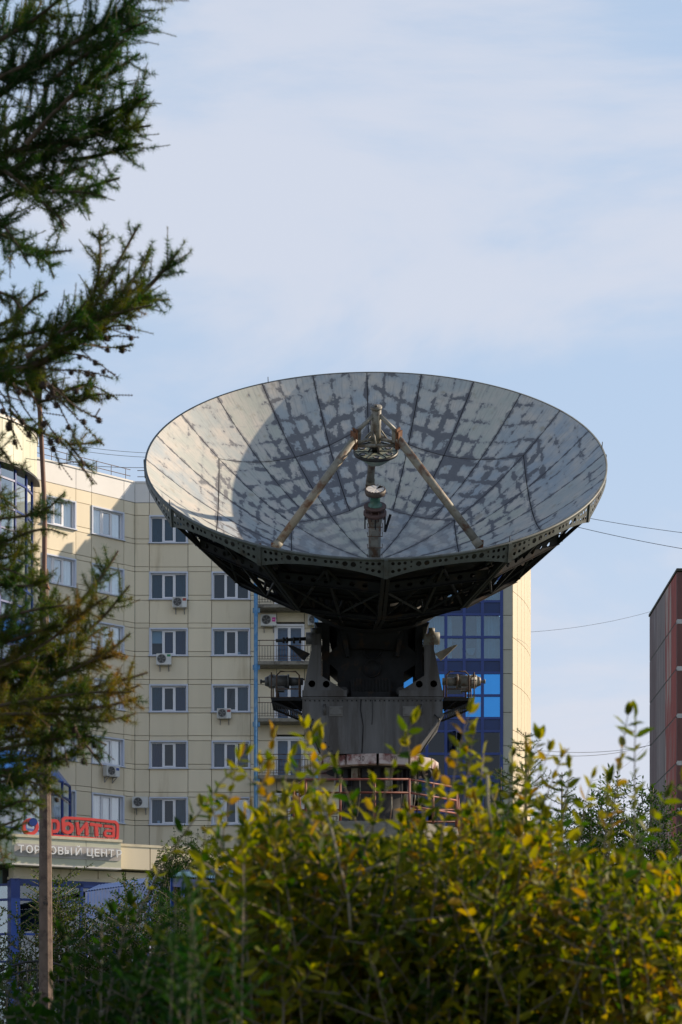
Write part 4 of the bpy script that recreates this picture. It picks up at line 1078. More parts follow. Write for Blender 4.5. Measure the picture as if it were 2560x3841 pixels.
# feed column
b = MB(); zv = -DEP
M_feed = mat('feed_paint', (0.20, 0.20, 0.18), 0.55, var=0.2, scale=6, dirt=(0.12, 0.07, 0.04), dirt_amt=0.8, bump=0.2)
b.tube([(0, 0, zv - .05), (0, 0, -1.60)], 0.165, 24); b.lathe([(0.165, -1.9), (0.19, -1.8), (0.22, -1.62), (0.22, -1.58), (0.16, -1.58)], 24)
b.build('feed_column', M_feed, ant, MD)
b = MB(); b.lathe([(0.29, -1.62), (0.31, -1.60), (0.31, -1.52), (0.10, -1.50)], 24)
for k in range(8): b.tube([tuple(P3(0.25, 45 * k + 20, -1.7)), tuple(P3(0.25, 45 * k + 20, -1.36))], 0.018, 6)
b.lathe([(0.10, -1.5), (0.10, -1.40), (0.30, -1.40), (0.30, -1.35), (0.12, -1.34)], 28); b.build('feed_flange', mat('flange_rust', (0.075, 0.04, 0.035), 0.6, var=0.3, scale=8), ant, MD)
b = MB(); b.lathe([(0.19, -1.345), (0.19, -1.32), (0.135, -1.30), (0.135, -1.12), (0.175, -1.05)], 28); b.build('feed_neck', mat('feed_green', (0.045, 0.13, 0.10), 0.4, var=0.3, scale=8), ant, MD)
b = MB(); b.lathe([(0.19, -1.06), (0.26, -1.03), (0.285, -0.95), (0.27, -0.89), (0.24, -0.88), (0.24, -0.895)], 32)
for k in range(20): p = P3(0.262, 18 * k, -0.875); b.lathe([(0.012, 0), (0.012, 0.012)], 6, T(p))
b.build('feed_horn', mat('horn_brown', (0.075, 0.055, 0.045), 0.6, var=0.3, scale=8), ant, MD)
b = MB(); pr = []
for k in range(24):
    a = 360 / 24 * k; pr.append(P3(0.24, a, -0.885 + 0.006 * math.sin(k * 2.1)))
ct = len(pr)
b.v = [tuple(p) for p in pr] + [(0.02, 0.03, -0.905)]
for k in range(24):
    if k in (2, 3): continue
    b.face((k, (k + 1) % 24, ct))
b.build('horn_membrane', mat('membrane', (0.62, 0.58, 0.55), 0.7, var=0.15, scale=12), ant, MD)
for z in (-2.75, -2.45, -2.12, -1.86):
    b = MB(); b.tube([(-0.2, -0.10, z + 0.06), (-0.2, -0.22, z), (0.2, -0.22, z), (0.2, -0.10, z + 0.06)], 0.012, 6); b.build('rung', M_iron, ant, MD)
b = MB(); b.bar((0.27, 0.0, -1.62), (0.27, -0.1, -2.05), 0.04); b.bar((0.42, 0.05, -1.62), (0.27, -0.1, -2.05), 0.05); b.bar((-0.27, -0.1, -1.62), (-0.27, -0.1, -1.95), 0.035); b.bar((0, -0.27, -1.62), (0, -.27, -1.9), 0.03); b.build('feed_bracket', M_dark_met, ant, MD)
b = MB(); b.prism([(-0.1, -2.5), (0.08, -2.5), (0.08, -2.0), (-0.1, -2.0)], -0.178, -0.166); b.build('feed_hatch', M_feed, ant, MD)

# ------------------------------------------------------------------ pedestal (sketch coordinates at distance YP)
YP = 50.2
def q2(x, y, Y=YP): v = W(x, y, Y); return (v.x, v.z)
def poly(pts, Y=YP): return [q2(x, y, Y) for x, y in pts]
MI = lambda pts: [(1714 - x, y) for x, y in pts]
Y0 = YP
b = MB(); b.prism(poly([(695, 1605), (1018, 1605), (1018, 1640), (946, 1732), (762, 1732), (695, 1645)]), Y0, Y0 + 2.9)
b.build('yoke_box', M_gray_ped, ant)
b = MB()
for pts in ([(693, 1602), (1020, 1602), (1020, 1606), (693, 1606)],): b.prism(poly(pts), Y0 - 0.03, Y0 + 0.02)
for side in (1, -1):
    e0 = (1018, 1640) if side == 1 else (696, 1645); e1 = (946, 1733) if side == 1 else (762, 1733)
    A0 = W(*e0, Y0); A1 = W(*e1, Y0)
    b.bar(A0 + Vector((0.02 * side, 0.2, 0)), A1 + Vector((0.02 * side, 0.2, 0)), 0.05, 0.5, (0, 1, 0))
b.build('yoke_trim', M_gray_ped, ant)
for x0, x1 in ((757, 788), (926, 957)):
    b = MB(); b.prism(poly([(x0, 1623), (x1, 1623), (x1, 1646), (x0, 1646)]), Y0 - 0.03, Y0 - 0.002); b.prism(poly([(x0 + 3, 1626), (x1 - 3, 1626), (x1 - 3, 1643), (x0 + 3, 1643)]), Y0 - 0.05, Y0 - 0.032)
    for cx_, cy_ in ((x0 + 5, 1627.5), (x1 - 5, 1627.5), (x0 + 5, 1641.5), (x1 - 5, 1641.5)): b.box((q2(cx_ - 1, 0)[0], Y0 - 0.08, q2(0, cy_ + 1)[1]), (q2(cx_ + 1, 0)[0], Y0 - 0.05, q2(0, cy_ - 1)[1]))
    b.build('hatch', mat('hatch_grey', (0.15, 0.145, 0.14), 0.5, var=0.2, scale=5), ant)
for x in (746, 968):
    b = MB(); a_ = W(x, 1618, Y0 - 0.06); c2 = W(x, 1640, Y0 - 0.06); b.tube([a_, c2], 0.04, 8); b.box((a_.x - .05, Y0 - .05, c2.z - .02), (a_.x + .05, Y0 - 0.002, c2.z + .1)); b.build('handle', M_gray_ped, ant)
def holed(name, pts, hs, ya, yb, m=M_gray_ped):
    outer = poly(pts); hh = [(*q2(x, y), r / FD * YP) for x, y, r in hs]
    v, f = plate_with_holes(outer, hh, 20); b = MB()
    for Y in (ya, yb):
        for x, z in v: b.v.append((x, Y, z))
    m_ = len(v); cnt = {}
    for t in f:
        b.face(t); b.face(tuple(m_ + i for i in reversed(t)))
        for i in range(3): k = tuple(sorted((t[i], t[(i + 1) % 3]))); cnt[k] = cnt.get(k, 0) + 1
    for (i, j), c in cnt.items():
        if c == 1: b.face((i, j, m_ + j, m_ + i))
    return b.build(name, m, ant)
armL = [(697, 1588), (714, 1500), (719, 1482), (738, 1482), (738, 1552), (760, 1566), (795, 1588)]
for side in (0, 1):
    f_ = (lambda p: p) if side == 0 else MI
    hs = [(717, 1571, 8), (750, 1572, 8)]
    if side: hs = [(1714 - x, y, r) for x, y, r in hs]
    for (ya, yb) in ((Y0 + 0.0, Y0 + 0.05), (Y0 + 1.2, Y0 + 1.25), (Y0 + 2.6, Y0 + 2.65)): holed('arm_plate', f_(armL), hs if ya == Y0 else [], ya, yb)
    b = MB()
    for i in (0, 1, 3, 4, 5):
        p, q = f_(armL)[i], f_(armL)[i + 1]; A0, A1 = W(*p, YP), W(*q, YP)
        b.v += [(A0.x, Y0 + .05, A0.z), (A1.x, Y0 + .05, A1.z), (A1.x, Y0 + 2.6, A1.z), (A0.x, Y0 + 2.6, A0.z)]; n = len(b.v); b.face((n - 4, n - 3, n - 2, n - 1))
    b.build('arm_web', M_gray_ped, ant)
    b = MB(); b.prism(poly(f_([(695, 1587), (797, 1587), (797, 1601), (695, 1601)])), Y0 - 0.06, Y0 + 2.7); b.build('arm_base', M_gray_ped, ant)
    b = MB(); b.prism(poly(f_([(740, 1424), (757, 1424), (758, 1540), (752, 1556), (742, 1556), (740, 1552)])), Y0 + 0.5, Y0 + 2.2); b.build('arm_post', M_dark_met, ant)
    b = MB(); b.prism(poly(f_([(715, 1483), (717, 1460), (722, 1452), (737, 1452), (740, 1483)])), Y0 + 0.2, Y0 + 0.9)
    pb = W(*(f_([(722, 1467)])[0]), Y0 + 0.5); sgn = -1 if side == 0 else 1
    b.tube([(pb.x - .1 * sgn, pb.y, pb.z), (pb.x + 0.22 * sgn, pb.y, pb.z)], 0.17, 16); b.tube([(pb.x, pb.y - .1, pb.z + .1), (pb.x, pb.y - .1, pb.z + .25)], 0.09, 10)
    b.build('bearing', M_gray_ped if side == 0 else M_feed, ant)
    if side == 0:
        b = MB(); a1 = W(634, 1472, Y0 + 0.5); b.tube([a1, (pb.x - .2, pb.y, pb.z)], 0.045, 10)
        for xx in (652, 660, 676, 690): p = W(xx, 1471, Y0 + .5); b.tube([(p.x - .03, p.y, p.z), (p.x + .03, p.y, p.z)], 0.085, 10)
        b.build('actuator_rod', M_black, ant)
    b = MB(); b.prism(poly(f_([(661, 1476), (668, 1476), (712, 1496), (706, 1502), (699, 1511), (694, 1508)])), Y0 + 0.3, Y0 + 0.42)
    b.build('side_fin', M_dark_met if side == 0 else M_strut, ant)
    # drive motor on its bracket
    ym = Y0 + 0.6; c0 = W(*(f_([(640, 1566)])[0]), ym)
    def mx_(x): return W(*(f_([(x, 1566)])[0]), ym).x
    mo = []
    b = MB()
    for xa, xb, r in ((609, 618, .15), (618, 661, .172), (661, 665, .20), (665, 697, .12)):
        b.tube([(mx_(xa), ym, c0.z), (mx_(xb), ym, c0.z)], [r * (0.75 if xa == 609 else 1), r * (0.8 if xa == 665 else 1)], 20)
    b.tube([(mx_(601), ym, c0.z), (mx_(609), ym, c0.z)], 0.035, 8); b.tube([(mx_(598), ym, c0.z), (mx_(602), ym, c0.z)], 0.06, 8)
    b.box((min(mx_(633), mx_(654)), ym - .12, c0.z - .27), (max(mx_(633), mx_(654)), ym + .12, c0.z - .15))
    for k in range(8):
        a = rad(45 * k); b.bar((mx_(620), ym + .175 * math.sin(a), c0.z + .175 * math.cos(a)), (mx_(632), ym + .175 * math.sin(a), c0.z + .175 * math.cos(a)), 0.02, 0.03)
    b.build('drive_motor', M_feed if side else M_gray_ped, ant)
    b = MB()
    def S(x, y, Y): return W(*(f_([(x, y)])[0]), Y)
    yf, yb_ = Y0 + 0.05, Y0 + 1.3
    for Y in (yf, yb_):
        zt, zm, zl = S(640, 1543, yf).z, S(640, 1583, yf).z, S(640, 1606, yf).z
        xl, xr_ = S(636, 0, yf).x, S(688, 0, yf).x
        b.tube([(xl, Y, zl), (xl, Y, zt - .1), (xl + (0.1 if xr_ > xl else -.1), Y, zt), (xr_ - (0.1 if xr_ > xl else -.1), Y, zt), (xr_, Y, zt - .1), (xr_, Y, zl)], 0.022, 8)
        b.tube([(xl, Y, zm), (xr_, Y, zm)], 0.018, 6)
    xo = S(624, 0, yf).x
    for Y in (yf, yb_): b.tube([(xo, Y, zl), (xo, Y, zt - 0.02)], 0.02, 6)
    b.tube([(xo, yf, zt - .05), (xo, yb_, zt - .05)], 0.02, 6)
    b.build('guard_rail', M_iron, ant)
    b = MB(); xa, xb = xo, S(694, 0, yf).x; x0_, x1_ = min(xa, xb), max(xa, xb)
    zt = zl
    b.box((x0_, yf - .03, zt - .05), (x1_, yf + .02, zt + .03)); b.box((x0_, yb_, zt - .05), (x1_, yb_ + .05, zt + .03))
    n = 22
    for i in range(n + 1):
        x = x0_ + (x1_ - x0_) * i / n; b.box((x - .007, yf, zt - .03), (x + .007, yb_, zt))
    for i in range(9):
        Y = yf + (yb_ - yf) * i / 8; b.box((x0_, Y - .006, zt - .045), (x1_, Y + .006, zt - .015))
    b.build('grating', M_dark_met, ant)
    b = MB(); A0 = Vector((xo, yf + .1, zt - .05)); A1 = S(695, 1641, yf + .1)
    b.bar(A0, A1, 0.05); b.bar(A0 + Vector((0, 1.1, 0)), A1 + Vector((0, 1.1, 0)), 0.05); b.bar(S(660, 1607, yf), S(693, 1633, yf + .3), 0.035)
    b.v += [tuple(A0 + Vector((0, 0, -.0))), tuple(A1), tuple(A1 + Vector((0, 1.1, 0))), tuple(A0 + Vector((0, 1.1, 0)))]
    n = len(b.v)
    for i in range(14):
        t0 = i / 14; t1 = t0 + 0.045; p0, p1 = A0.lerp(A1, t0), A0.lerp(A1, t1); b.v += [tuple(p0), tuple(p1), tuple(p1 + Vector((0, 1.1, 0))), tuple(p0 + Vector((0, 1.1, 0)))]; m = len(b.v); b.face((m - 4, m - 3, m - 2, m - 1))
    b.build('platform_bracket', M_dark_met, ant)
# bolt rows, weld seams and a vent on the steel box
b = MB()
for i in range(30):
    p = W(702 + i * 10.7, 1610, Y0 - .001); b.box((p.x - .018, Y0 - .02, p.z - .018), (p.x + .018, Y0 - .0005, p.z + .018))
for sx in (0, 1):
    for i in range(9):
        x, y = 700 + i * 7.4, 1651 + i * 9.6; x = x if sx == 0 else 1714 - x; p = W(x + (4 if sx == 0 else -4), y - 2, Y0); b.box((p.x - .016, Y0 - .018, p.z - .016), (p.x + .016, Y0 - .0005, p.z + .016))
b.build('bolts', M_dark_met, ant)['kind'] = 'stuff'
for x in (800, 905):
    b = MB(); p0, p1 = W(x, 1610, Y0), W(x, 1728, Y0); b.box((p0.x - .008, Y0 - .008, p1.z), (p0.x + .008, Y0 - .0005, p0.z)); b.build('weld_seam', M_gray_ped, ant)
b = MB(); b.tube([W(830, 1606, Y0 - .05), W(829, 1630, Y0 - .05), W(835, 1668, Y0 - .04), W(832, 1730, Y0 - .04)], 0.016, 6); b.build('conduit', M_dark_met, ant)
# central housing
b = MB(); b.prism(poly([(800, 1425), (922, 1425), (938, 1440), (940, 1475), (966, 1495), (966, 1512), (930, 1535), (930, 1562), (908, 1602), (802, 1602), (776, 1565), (776, 1532), (752, 1510), (752, 1495), (774, 1475), (776, 1440)]), Y0 + 0.55, Y0 + 2.2)
b.build('centre_housing', M_dark_met, ant)
for cy_, r_ in ((1493, 22), (1536, 21)):
    c0 = W(856, cy_, Y0 + .55); b = MB(); rr_ = r_ / FD * Y0
    b.lathe([(rr_, 0), (rr_, 0.07), (rr_ * .86, 0.07), (rr_ * .86, 0.02), (0, 0.02 if cy_ > 1500 else 0.0)], 28, T(c0) @ Matrix.Rotation(PI / 2, 4, 'X')); b.build('port', M_dark_met, ant)
b = MB(); b.prism(poly([(806, 1556), (900, 1556), (898, 1599), (808, 1599)]), Y0 + 0.3, Y0 + 0.55)
for i in range(12): p = W(812 + i * 7.4, 1558, Y0 + .28); b.box((p.x, Y0 + .26, p.z - .35), (p.x + .03, Y0 + .30, p.z))
b.build('gear_cover', M_dark_met, ant)
for x in (790, 922):
    b = MB(); p = W(x, 1592, Y0 + .4); b.tube([(p.x, Y0 + .2, p.z), (p.x, Y0 + 1.0, p.z)], 0.13, 14); b.build('roller', M_black, ant)
for side in (0, 1):
    f_ = (lambda p: p) if side == 0 else MI
    b = MB(); b.prism(poly(f_([(780, 1430), (796, 1430), (804, 1500), (796, 1502)])), Y0 + .4, Y0 + .54); b.build('gusset', M_dark_met, ant)
b = MB(); b.prism(poly([(722, 1418), (990, 1418), (985, 1428), (728, 1428)]), Y0 + .6, Y0 + 2.2); b.build('cross_beam', M_dark_met, ant)
# cradle between hub and yoke
b = MB(); hc = MD @ Vector((0, 0, -4.0)); hp = Vector((q2(857, 1480)[0], Y0 + 1.4, q2(857, 1480)[1]))
b.tube([tuple(hc), tuple(hp)], [1.5, 1.1], 20); b.build('cradle', M_dark_met, ant)
# ring of peeling plates under the yoke, bearing drum, base cone
zc1, zc0 = q2(857, 1733)[1], q2(857, 1757)[1]; cxp = q2(868, 0)[0]; cyp = Y0 + 1.5
for i in range(12):
    a0, a1 = rad(30 * i + 1.2), rad(30 * i + 28.8); R_ = 1.72
    b = MB(); pts = [(cxp + R_ * math.sin(a), cyp - R_ * math.cos(a)) for a in (a0, a1)] + [(cxp + (R_ - .35) * math.sin(a), cyp - (R_ - .35) * math.cos(a)) for a in (a1, a0)]
    b.prism(pts, zc0, zc1 - .01, 'z'); b.build('ring_plate', M_peel, ant)
    if i in (11, 0, 1):
        ac = (a0 + a1) / 2; Mt = T((cxp + (R_ * math.cos(rad(13.8)) + .004) * math.sin(ac), cyp - (R_ * math.cos(rad(13.8)) + .004) * math.cos(ac), (zc0 + zc1) / 2)) @ Matrix.Rotation(ac, 4, 'Z') @ Matrix(((1, 0, 0, 0), (0, -1, 0, 0), (0, 0, 1, 0), (0, 0, 0, 1)))
        add_text({11: '30', 0: '20', 1: '10'}[i], Mt, 0.17, mat('mark_dark', (0.08, 0.05, 0.05), 0.7), ant, 'number_mark')
b = MB(); b.lathe([(1.15, zc0 - 3.2), (1.15, zc0 - 1.7), (1.0, zc0 - 1.6), (1.0, zc0 - .02), (1.4, zc0)], 28, T((cxp, cyp, 0))); b.build('base_drum', mat('drum_grey', (0.045, 0.043, 0.042), 0.7, var=0.3, scale=4, spec=0.2), ant)
rs = random.Random(4)
for i in range(11):
    a = rad(-80 + 16 * i); b = MB(); R_ = 1.05; p = Vector((cxp + R_ * math.sin(a), cyp - R_ * math.cos(a), zc0)); h = 0.25 + .5 * rs.random()
    b.box((-0.10, -0.12, -h), (0.10, 0.12, -0.02), T(p) @ Matrix.Rotation(a, 4, 'Z')); b.tube([tuple(p + Vector((0.08, -.1, -.05))), tuple(p + Vector((0.10, -.16, -h - .4))), tuple(p + Vector((0.02, -.1, -h - 1.0)))], 0.02, 6)
    b.build('junction_box', M_dark_met if i % 3 else M_strut, ant)
p = W(980, 1778, cyp - 0.9); b = MB(); b.lathe([(0.05, -.06), (0.15, -.06), (0.16, .06), (0.05, .06)], 24, T(p) @ Matrix.Rotation(PI / 2, 4, 'X')); b.build('hand_wheel', M_dark_met, ant)
b = MB(); A0, A1 = W(1002, 1647, Y0 - .1), W(960, 1735, Y0 - .1)
b.tube([W(998, 1642, Y0 - .1), W(1010, 1652, Y0 - .1), W(1008, 1668, Y0 - .1), W(968, 1728, Y0 - .1), W(940, 1736, Y0 - .1)], 0.022, 6)
b.tube([W(720, 1652, Y0 - .1), W(712, 1662, Y0 - .1), W(716, 1680, Y0 - .1), W(736, 1732, Y0 - .1)], 0.022, 6)
b.build('stair_rail', M_black, ant)
b = MB(); b.tube([W(856, 1608, Y0 - .02), W(857, 1640, Y0 - .02), W(855, 1665, Y0 - .02)], 0.012, 5); b.build('cable', M_black, ant)

# ------------------------------------------------------------------ round concrete deck with red railing, blue pavilion beneath
deck = empty('concrete_deck', (cxp, cyp, 0), 'stained concrete deck slab under the dish pedestal', 'deck')
zd = W(941, 1886, 47.3).z
deck_poly = [W(700, 1886, 47.3), W(942, 1886, 47.3), W(1052, 1892, 48.8), W(1060, 1892, 53.5), W(690, 1892, 53.5), W(672, 1892, 48.8)]
b = MB(); b.prism([(p.x, p.y) for p in deck_poly], zd - 0.42, zd, 'z'); b.build('deck_slab', M_conc, deck)
b = MB(); b.lathe([(1.9, 0), (1.9, zd - .43)], 20, T((cxp, cyp, 0))); b.build('deck_column', M_conc, deck)
rl = empty('deck_railing', (cxp, 47.5, zd), 'rusty red tubular railing round the concrete deck beneath the dish', 'railing')
pl = [(p.x, p.y) for p in deck_poly]; pl = [((x - cxp) * .985 + cxp, (y - cyp) * .985 + cyp) for x, y in pl]
for i in range(6):
    a, c2 = pl[i], pl[(i + 1) % 6]; 
    for hgt in (1.06, 0.72, 0.38 if i == 1 else 0.72):
        b = MB(); b.tube([(a[0], a[1], zd + hgt), (c2[0], c2[1], zd + hgt)], 0.028, 8); b.build('rail', M_rail_red, rl)
    n = 2 if i != 0 else 3
    for k in range(n):
        t = k / n; x, y = a[0] + (c2[0] - a[0]) * t, a[1] + (c2[1] - a[1]) * t
        b = MB(); b.tube([(x, y, zd), (x, y, zd + 1.08)], 0.032, 8); b.build('post', M_rail_red, rl)
pav = empty('blue_pavilion', (0.5, 52, 0), 'low blue pavilion with corrugated metal walls under the dish deck', 'pavilion')
A, B = W(515, 1951, 54), W(1200, 1951, 54)
def cor_wall(A, B, h, m, parent, name='corrugated_wall', n=90, amp=0.05):
    q = MB(); d = (B - A); nn = Vector((d.y, -d.x, 0)).normalized()
    for i in range(n + 1):
        t = i / n; off = nn * (amp if i % 2 else 0); p = A.lerp(B, t); q.v += [tuple(p + off), tuple(Vector((p.x, p.y, max(0, p.z - h))) + off)]
    for i in range(n): q.face((2*i, 2*i+1, 2*i+3, 2*i+2))
    return q.build_w(name, m, parent)
A.z = B.z = zd - 0.75
cor_wall(A, B, 7, mat('blue_wall_cladding', (0.05, 0.10, 0.27), 0.45, var=0.12), pav)
cor_wall(A + Vector((3, 8, 0)), A, 7, mat('blue_wall_cladding', (0.05, 0.10, 0.27), 0.45), pav, n=40)
corrugated('corrugated_roof', A + Vector((-0.5, -0.7, 0.05)), B + Vector((0.5, -.7, 0.05)), B + Vector((0, 4.5, 0.55)), A + Vector((0, 4.5, 0.55)), M_cor, pav, 120, 0.05)
b = MB(); b.box((A.x - .5, A.y - .72, A.z - .12), (B.x + .5, A.y - .68, A.z + .06)); b.build('eave_trim', M_bluef, pav)
for x in (590, 740, 905):
    p = W(x, 1985, A.y - .1); b = MB(); b.box((p.x, p.y - .03, p.z - .1), (p.x + .9, p.y + .01, p.z + 0.95)); w_ = b.build('window', M_cur_gray, pav)
    f = MB()
    for q in ((p.x - .05, p.z - .15, p.x + .95, p.z - .1), (p.x - .05, p.z + .95, p.x + .95, p.z + 1.0), (p.x - .05, p.z - .1, p.x, p.z + .95), (p.x + .9, p.z - .1, p.x + .95, p.z + .95)): f.box((q[0], p.y - .06, q[1]), (q[2], p.y - .031, q[3]))
    f.build('frame', M_frame, w_)
can = empty('corrugated_canopy', W(480, 2020, 44), 'low blue corrugated canopy roof in front of the birch, left of the dish', 'canopy')
A, B = W(396, 2016, 44), W(640, 2030, 40)
C_, D_ = W(620, 1996, 48), W(420, 2002, 52)
corrugated('canopy_sheet', A, B, C_, D_, mat('canopy_blue', (0.08, 0.20, 0.33), 0.35, var=0.2, scale=4), can, 80, 0.05)
q = MB()
for p in (A, B, C_, D_): q = MB(); q.tube([(p.x, p.y, 0), (p.x, p.y, p.z - .02)], 0.05, 8); q.build_w('post', M_bluef, can)
q = MB(); q.bar(A - Vector((0, 0, .12)), B - Vector((0, 0, .12)), 0.04, 0.2); q.build_w('canopy_edge', M_bluef, can)

# ------------------------------------------------------------------ red panel building at the right edge
YQ = 111.0
red = empty('red_panel_building', (21, 118, 0), 'tall prefabricated block with faded red and grey concrete panels at the right edge', 'building')
FQ = Frame((1557 - CXD) / FD * YQ, YQ, 0.0246, 1.0)        # u runs away from the camera, n points to the left... keep n to -X
FQ.n = Vector((-1, 0.0246, 0)); FQ.M = Matrix(((FQ.u.x, FQ.n.x, 0, FQ.o.x), (FQ.u.y, FQ.n.y, 0, FQ.o.y), (0, 0, 1, 0), (0, 0, 0, 1)))
FQ2 = Frame(FQ.o.x, YQ, 1, 0)
def zq(y): return EYE + (HZD - y) / FD * YQ
def peel(name, a, b_, amt):
    return mat(name, a, 0.85, var=0.2, scale=2.2, dirt=b_, dirt_amt=amt, streak=True, bump=0.3)
m1 = peel('grey_old_panel', (0.17, 0.115, 0.115), (0.25, 0.21, 0.21), 0.6); m2 = peel('grey_pale_panel', (0.24, 0.19, 0.185), (0.15, 0.11, 0.11), 0.6)
m3 = peel('red_peeling_panel', (0.33, 0.075, 0.06), (0.42, 0.33, 0.29), 0.95); m4 = peel('red_panel', (0.33, 0.065, 0.05), (0.36, 0.20, 0.17), 0.45); m5 = peel('brown_pink_panel', (0.14, 0.065, 0.06), (0.08, 0.045, 0.045), 0.8)
jy = [1361, 1557, 1733, 1907, 2083]     # joint heights at the near corner (sketch)
js = [zq(1367)]
top = zq(1368)
pitch = 2.78
zj = [zq((2000 + v / 2.353) / 1.63265) for v in (335, 775, 1190, 1608, 2025)]
while zj[-1] > 3: zj.append(zj[-1] - (zj[3] - zj[4]))
ucol = [0.0, 2.35, 4.8, 7.8, 8.6, 11.7]; mcol = [m4, m3, m2, m2, m1]
for k in range(len(zj) - 1):
    for i in range(5): piece('wall_panel', red, mcol[i], FQ, ucol[i] + .03, ucol[i + 1] - .03, -0.3, 0.0, max(0, zj[k + 1]) + .05, zj[k] - .05)
    piece('wall_panel', red, m5, FQ2, 0.0, 7.0, -0.3, 0.0, max(0, zj[k + 1]) + .05, zj[k] - .05)
q = MB(); q.box((0.1, -12, 0), (11.6, -0.33, zj[0] - .1), FQ.M); q.build('inner_core', M_core, red)
q = MB()
for z in zj[1:]: q.box((0, -.3, z - .049), (11.7, -0.02, z + .049), FQ.M)
q.build('joint_seal', mat('seal_grey', (0.12, 0.12, 0.11), 0.9, var=0.3), red)
for z in zj[1:]:
    q = MB(); q.box((-0.0, -.3, z - .16), (1.4, 0.02, z + .10), FQ2.M); q.build('patch', mat('patch_white', (0.45, 0.45, 0.45), 0.8, var=0.2, scale=5), red)
q = MB(); q.box((-0.1, -12, zj[0]), (11.8, 0.05, zj[0] + .15), FQ.M); q.build('roof_edge', M_core, red)
q = MB(); p = FQ.p(0.5, -1, zj[0] + .3); q.tube([tuple(p), tuple(p + Vector((0, 0, .9)))], 0.03, 6); p = FQ.p(-0.2, -2.2, zj[0] + .3); q.tube([tuple(p), tuple(p + Vector((0, 0, 1.6)))], 0.03, 6); q.tube([tuple(p + Vector((-0.5, 0, 1.5))), tuple(p + Vector((.5, 0, 1.5)))], 0.03, 6); q.build('aerial', M_black, red)

# ------------------------------------------------------------------ overhead wires
def wire(pts, label, r=0.012):
    q = MB(); a, b_ = pts; P = []
    for i in range(17):
        t = i / 16; p = a.lerp(b_, t); p.z -= (a - b_).length * 0.006 * 4 * t * (1 - t) * 2; P.append(p)
    q.tube(P, r, 4); o = q.build_w('overhead_wire', M_black, None); tag(o, label, 'wire', 'thin overhead wires'); return o
wire((W(1290, 1178, 88), W(1640, 1232, 88)), 'thin wire leaving the right rim of the dish, the higher of two', 0.012)
wire((W(1300, 1204, 80), W(1640, 1272, 80)), 'thin wire right of the dish, the lower of two', 0.012)
wire((W(1220, 1452, 94), W(1500, 1404, 106)), 'faint wire rising from the blue bay corner to the top of the red block', 0.008)
wire((W(1235, 1724, 97), W(1497, 1712, 116)), 'nearly level wire above the bushes between the buildings', 0.012)
wire((W(1235, 1733, 90), W(1497, 1711, 115)), 'slightly rising wire just under the level one', 0.012)
wire((W(1360, 1795, 80), W(1497, 1698, 114)), 'steep faint wire meeting the red block low down', 0.008)
wire((W(60, 1002, 60), W(430, 1040, 75)), 'upper thin wire between the lamp and the dish rim', 0.008)
wire((W(60, 1012, 60), W(430, 1050, 75)), 'second thin wire just beneath the upper one by the lamp', 0.008)
wire((W(60, 1053, 62), W(430, 1070, 75)), 'low thin wire crossing the roof railing by the lamp', 0.010)

# ------------------------------------------------------------------ street lamp
YL = 28.0
lamp = empty('street_lamp', (W(106, 2400, YL).x, YL, 0), 'concrete street lamp post with a rusty steel pipe and cobra head behind the larch', 'street lamp')
pb_, pt_ = W(106, 2407, YL), W(101.5, 1308, YL)
b = MB()
def octp(c, w_, d_): return [(c.x - w_/2, c.y - d_/4), (c.x - w_/4, c.y - d_/2), (c.x + w_/4, c.y - d_/2), (c.x + w_/2, c.y - d_/4), (c.x + w_/2, c.y + d_/4), (c.x + w_/4, c.y + d_/2), (c.x - w_/4, c.y + d_/2), (c.x - w_/2, c.y + d_/4)]
lv = [(Vector((pb_.x, YL, 0)), 0.235), (pb_, 0.205), (W(104, 1850, YL), 0.166), (pt_, 0.118)]
for p, w_ in lv:
    for x, y in octp(p, w_, w_ * 1.05): b.v.append((x, y, p.z))
for i in range(3):
    for k in range(8): A_ = i * 8; b.face((A_ + k, A_ + (k + 1) % 8, A_ + 8 + (k + 1) % 8, A_ + 8 + k))
b.face(list(range(24, 32))); b.build('post', mat('post_concrete', (0.13, 0.09, 0.07), 0.9, var=0.3, scale=8, dirt=(0.06, 0.035, 0.03), dirt_amt=0.6, bump=0.8), lamp)
b = MB(); b.tube([W(101, 1345, YL - .09), W(102, 1310, YL - .08), W(103, 1200, YL - .02), W(101, 1130, YL), W(97, 1050, YL), W(93, 970, YL - .1), W(90.5, 925, YL - .2)], 0.036, 10); b.build('pipe', mat('pipe_rust', (0.12, 0.05, 0.03), 0.6, var=0.3, scale=6), lamp)
b = MB()
for y in (1350, 1378): p = W(101.5, y, YL); b.box((p.x - .075, YL - .14, p.z - .02), (p.x + .075, YL + .08, p.z + .02))
b.build('clamp', M_rust, lamp)
b = MB(); prof = [(925, .045, .06), (905, .06, .08), (888, .085, .10), (884, .14, .12), (860, .155, .13), (838, .15, .12), (828, .10, .08)]
rg = []
for i, (y, w_, h_) in enumerate(prof):
    t = i / (len(prof) - 1); p = W(89 - 10 * t, y, YL - .2 - .9 * t)
    for k in range(12):
        a = 2 * PI * k / 12; b.v.append((p.x + w_ * math.copysign(abs(math.cos(a)) ** .6, math.cos(a)), p.y, p.z + h_ * .6 * math.sin(a)))
for i in range(len(prof) - 1):
    for k in range(12): A_ = i * 12; b.face((A_ + k, A_ + (k + 1) % 12, A_ + 12 + (k + 1) % 12, A_ + 12 + k), True)
b.face(list(range(11, -1, -1))); n = (len(prof) - 1) * 12; b.face([n + k for k in range(12)])
b.build('lamp_head', mat('lamp_grey', (0.06, 0.06, 0.06), 0.5, var=0.2), lamp)
FL_ = Frame(0, 0, 1, 0)
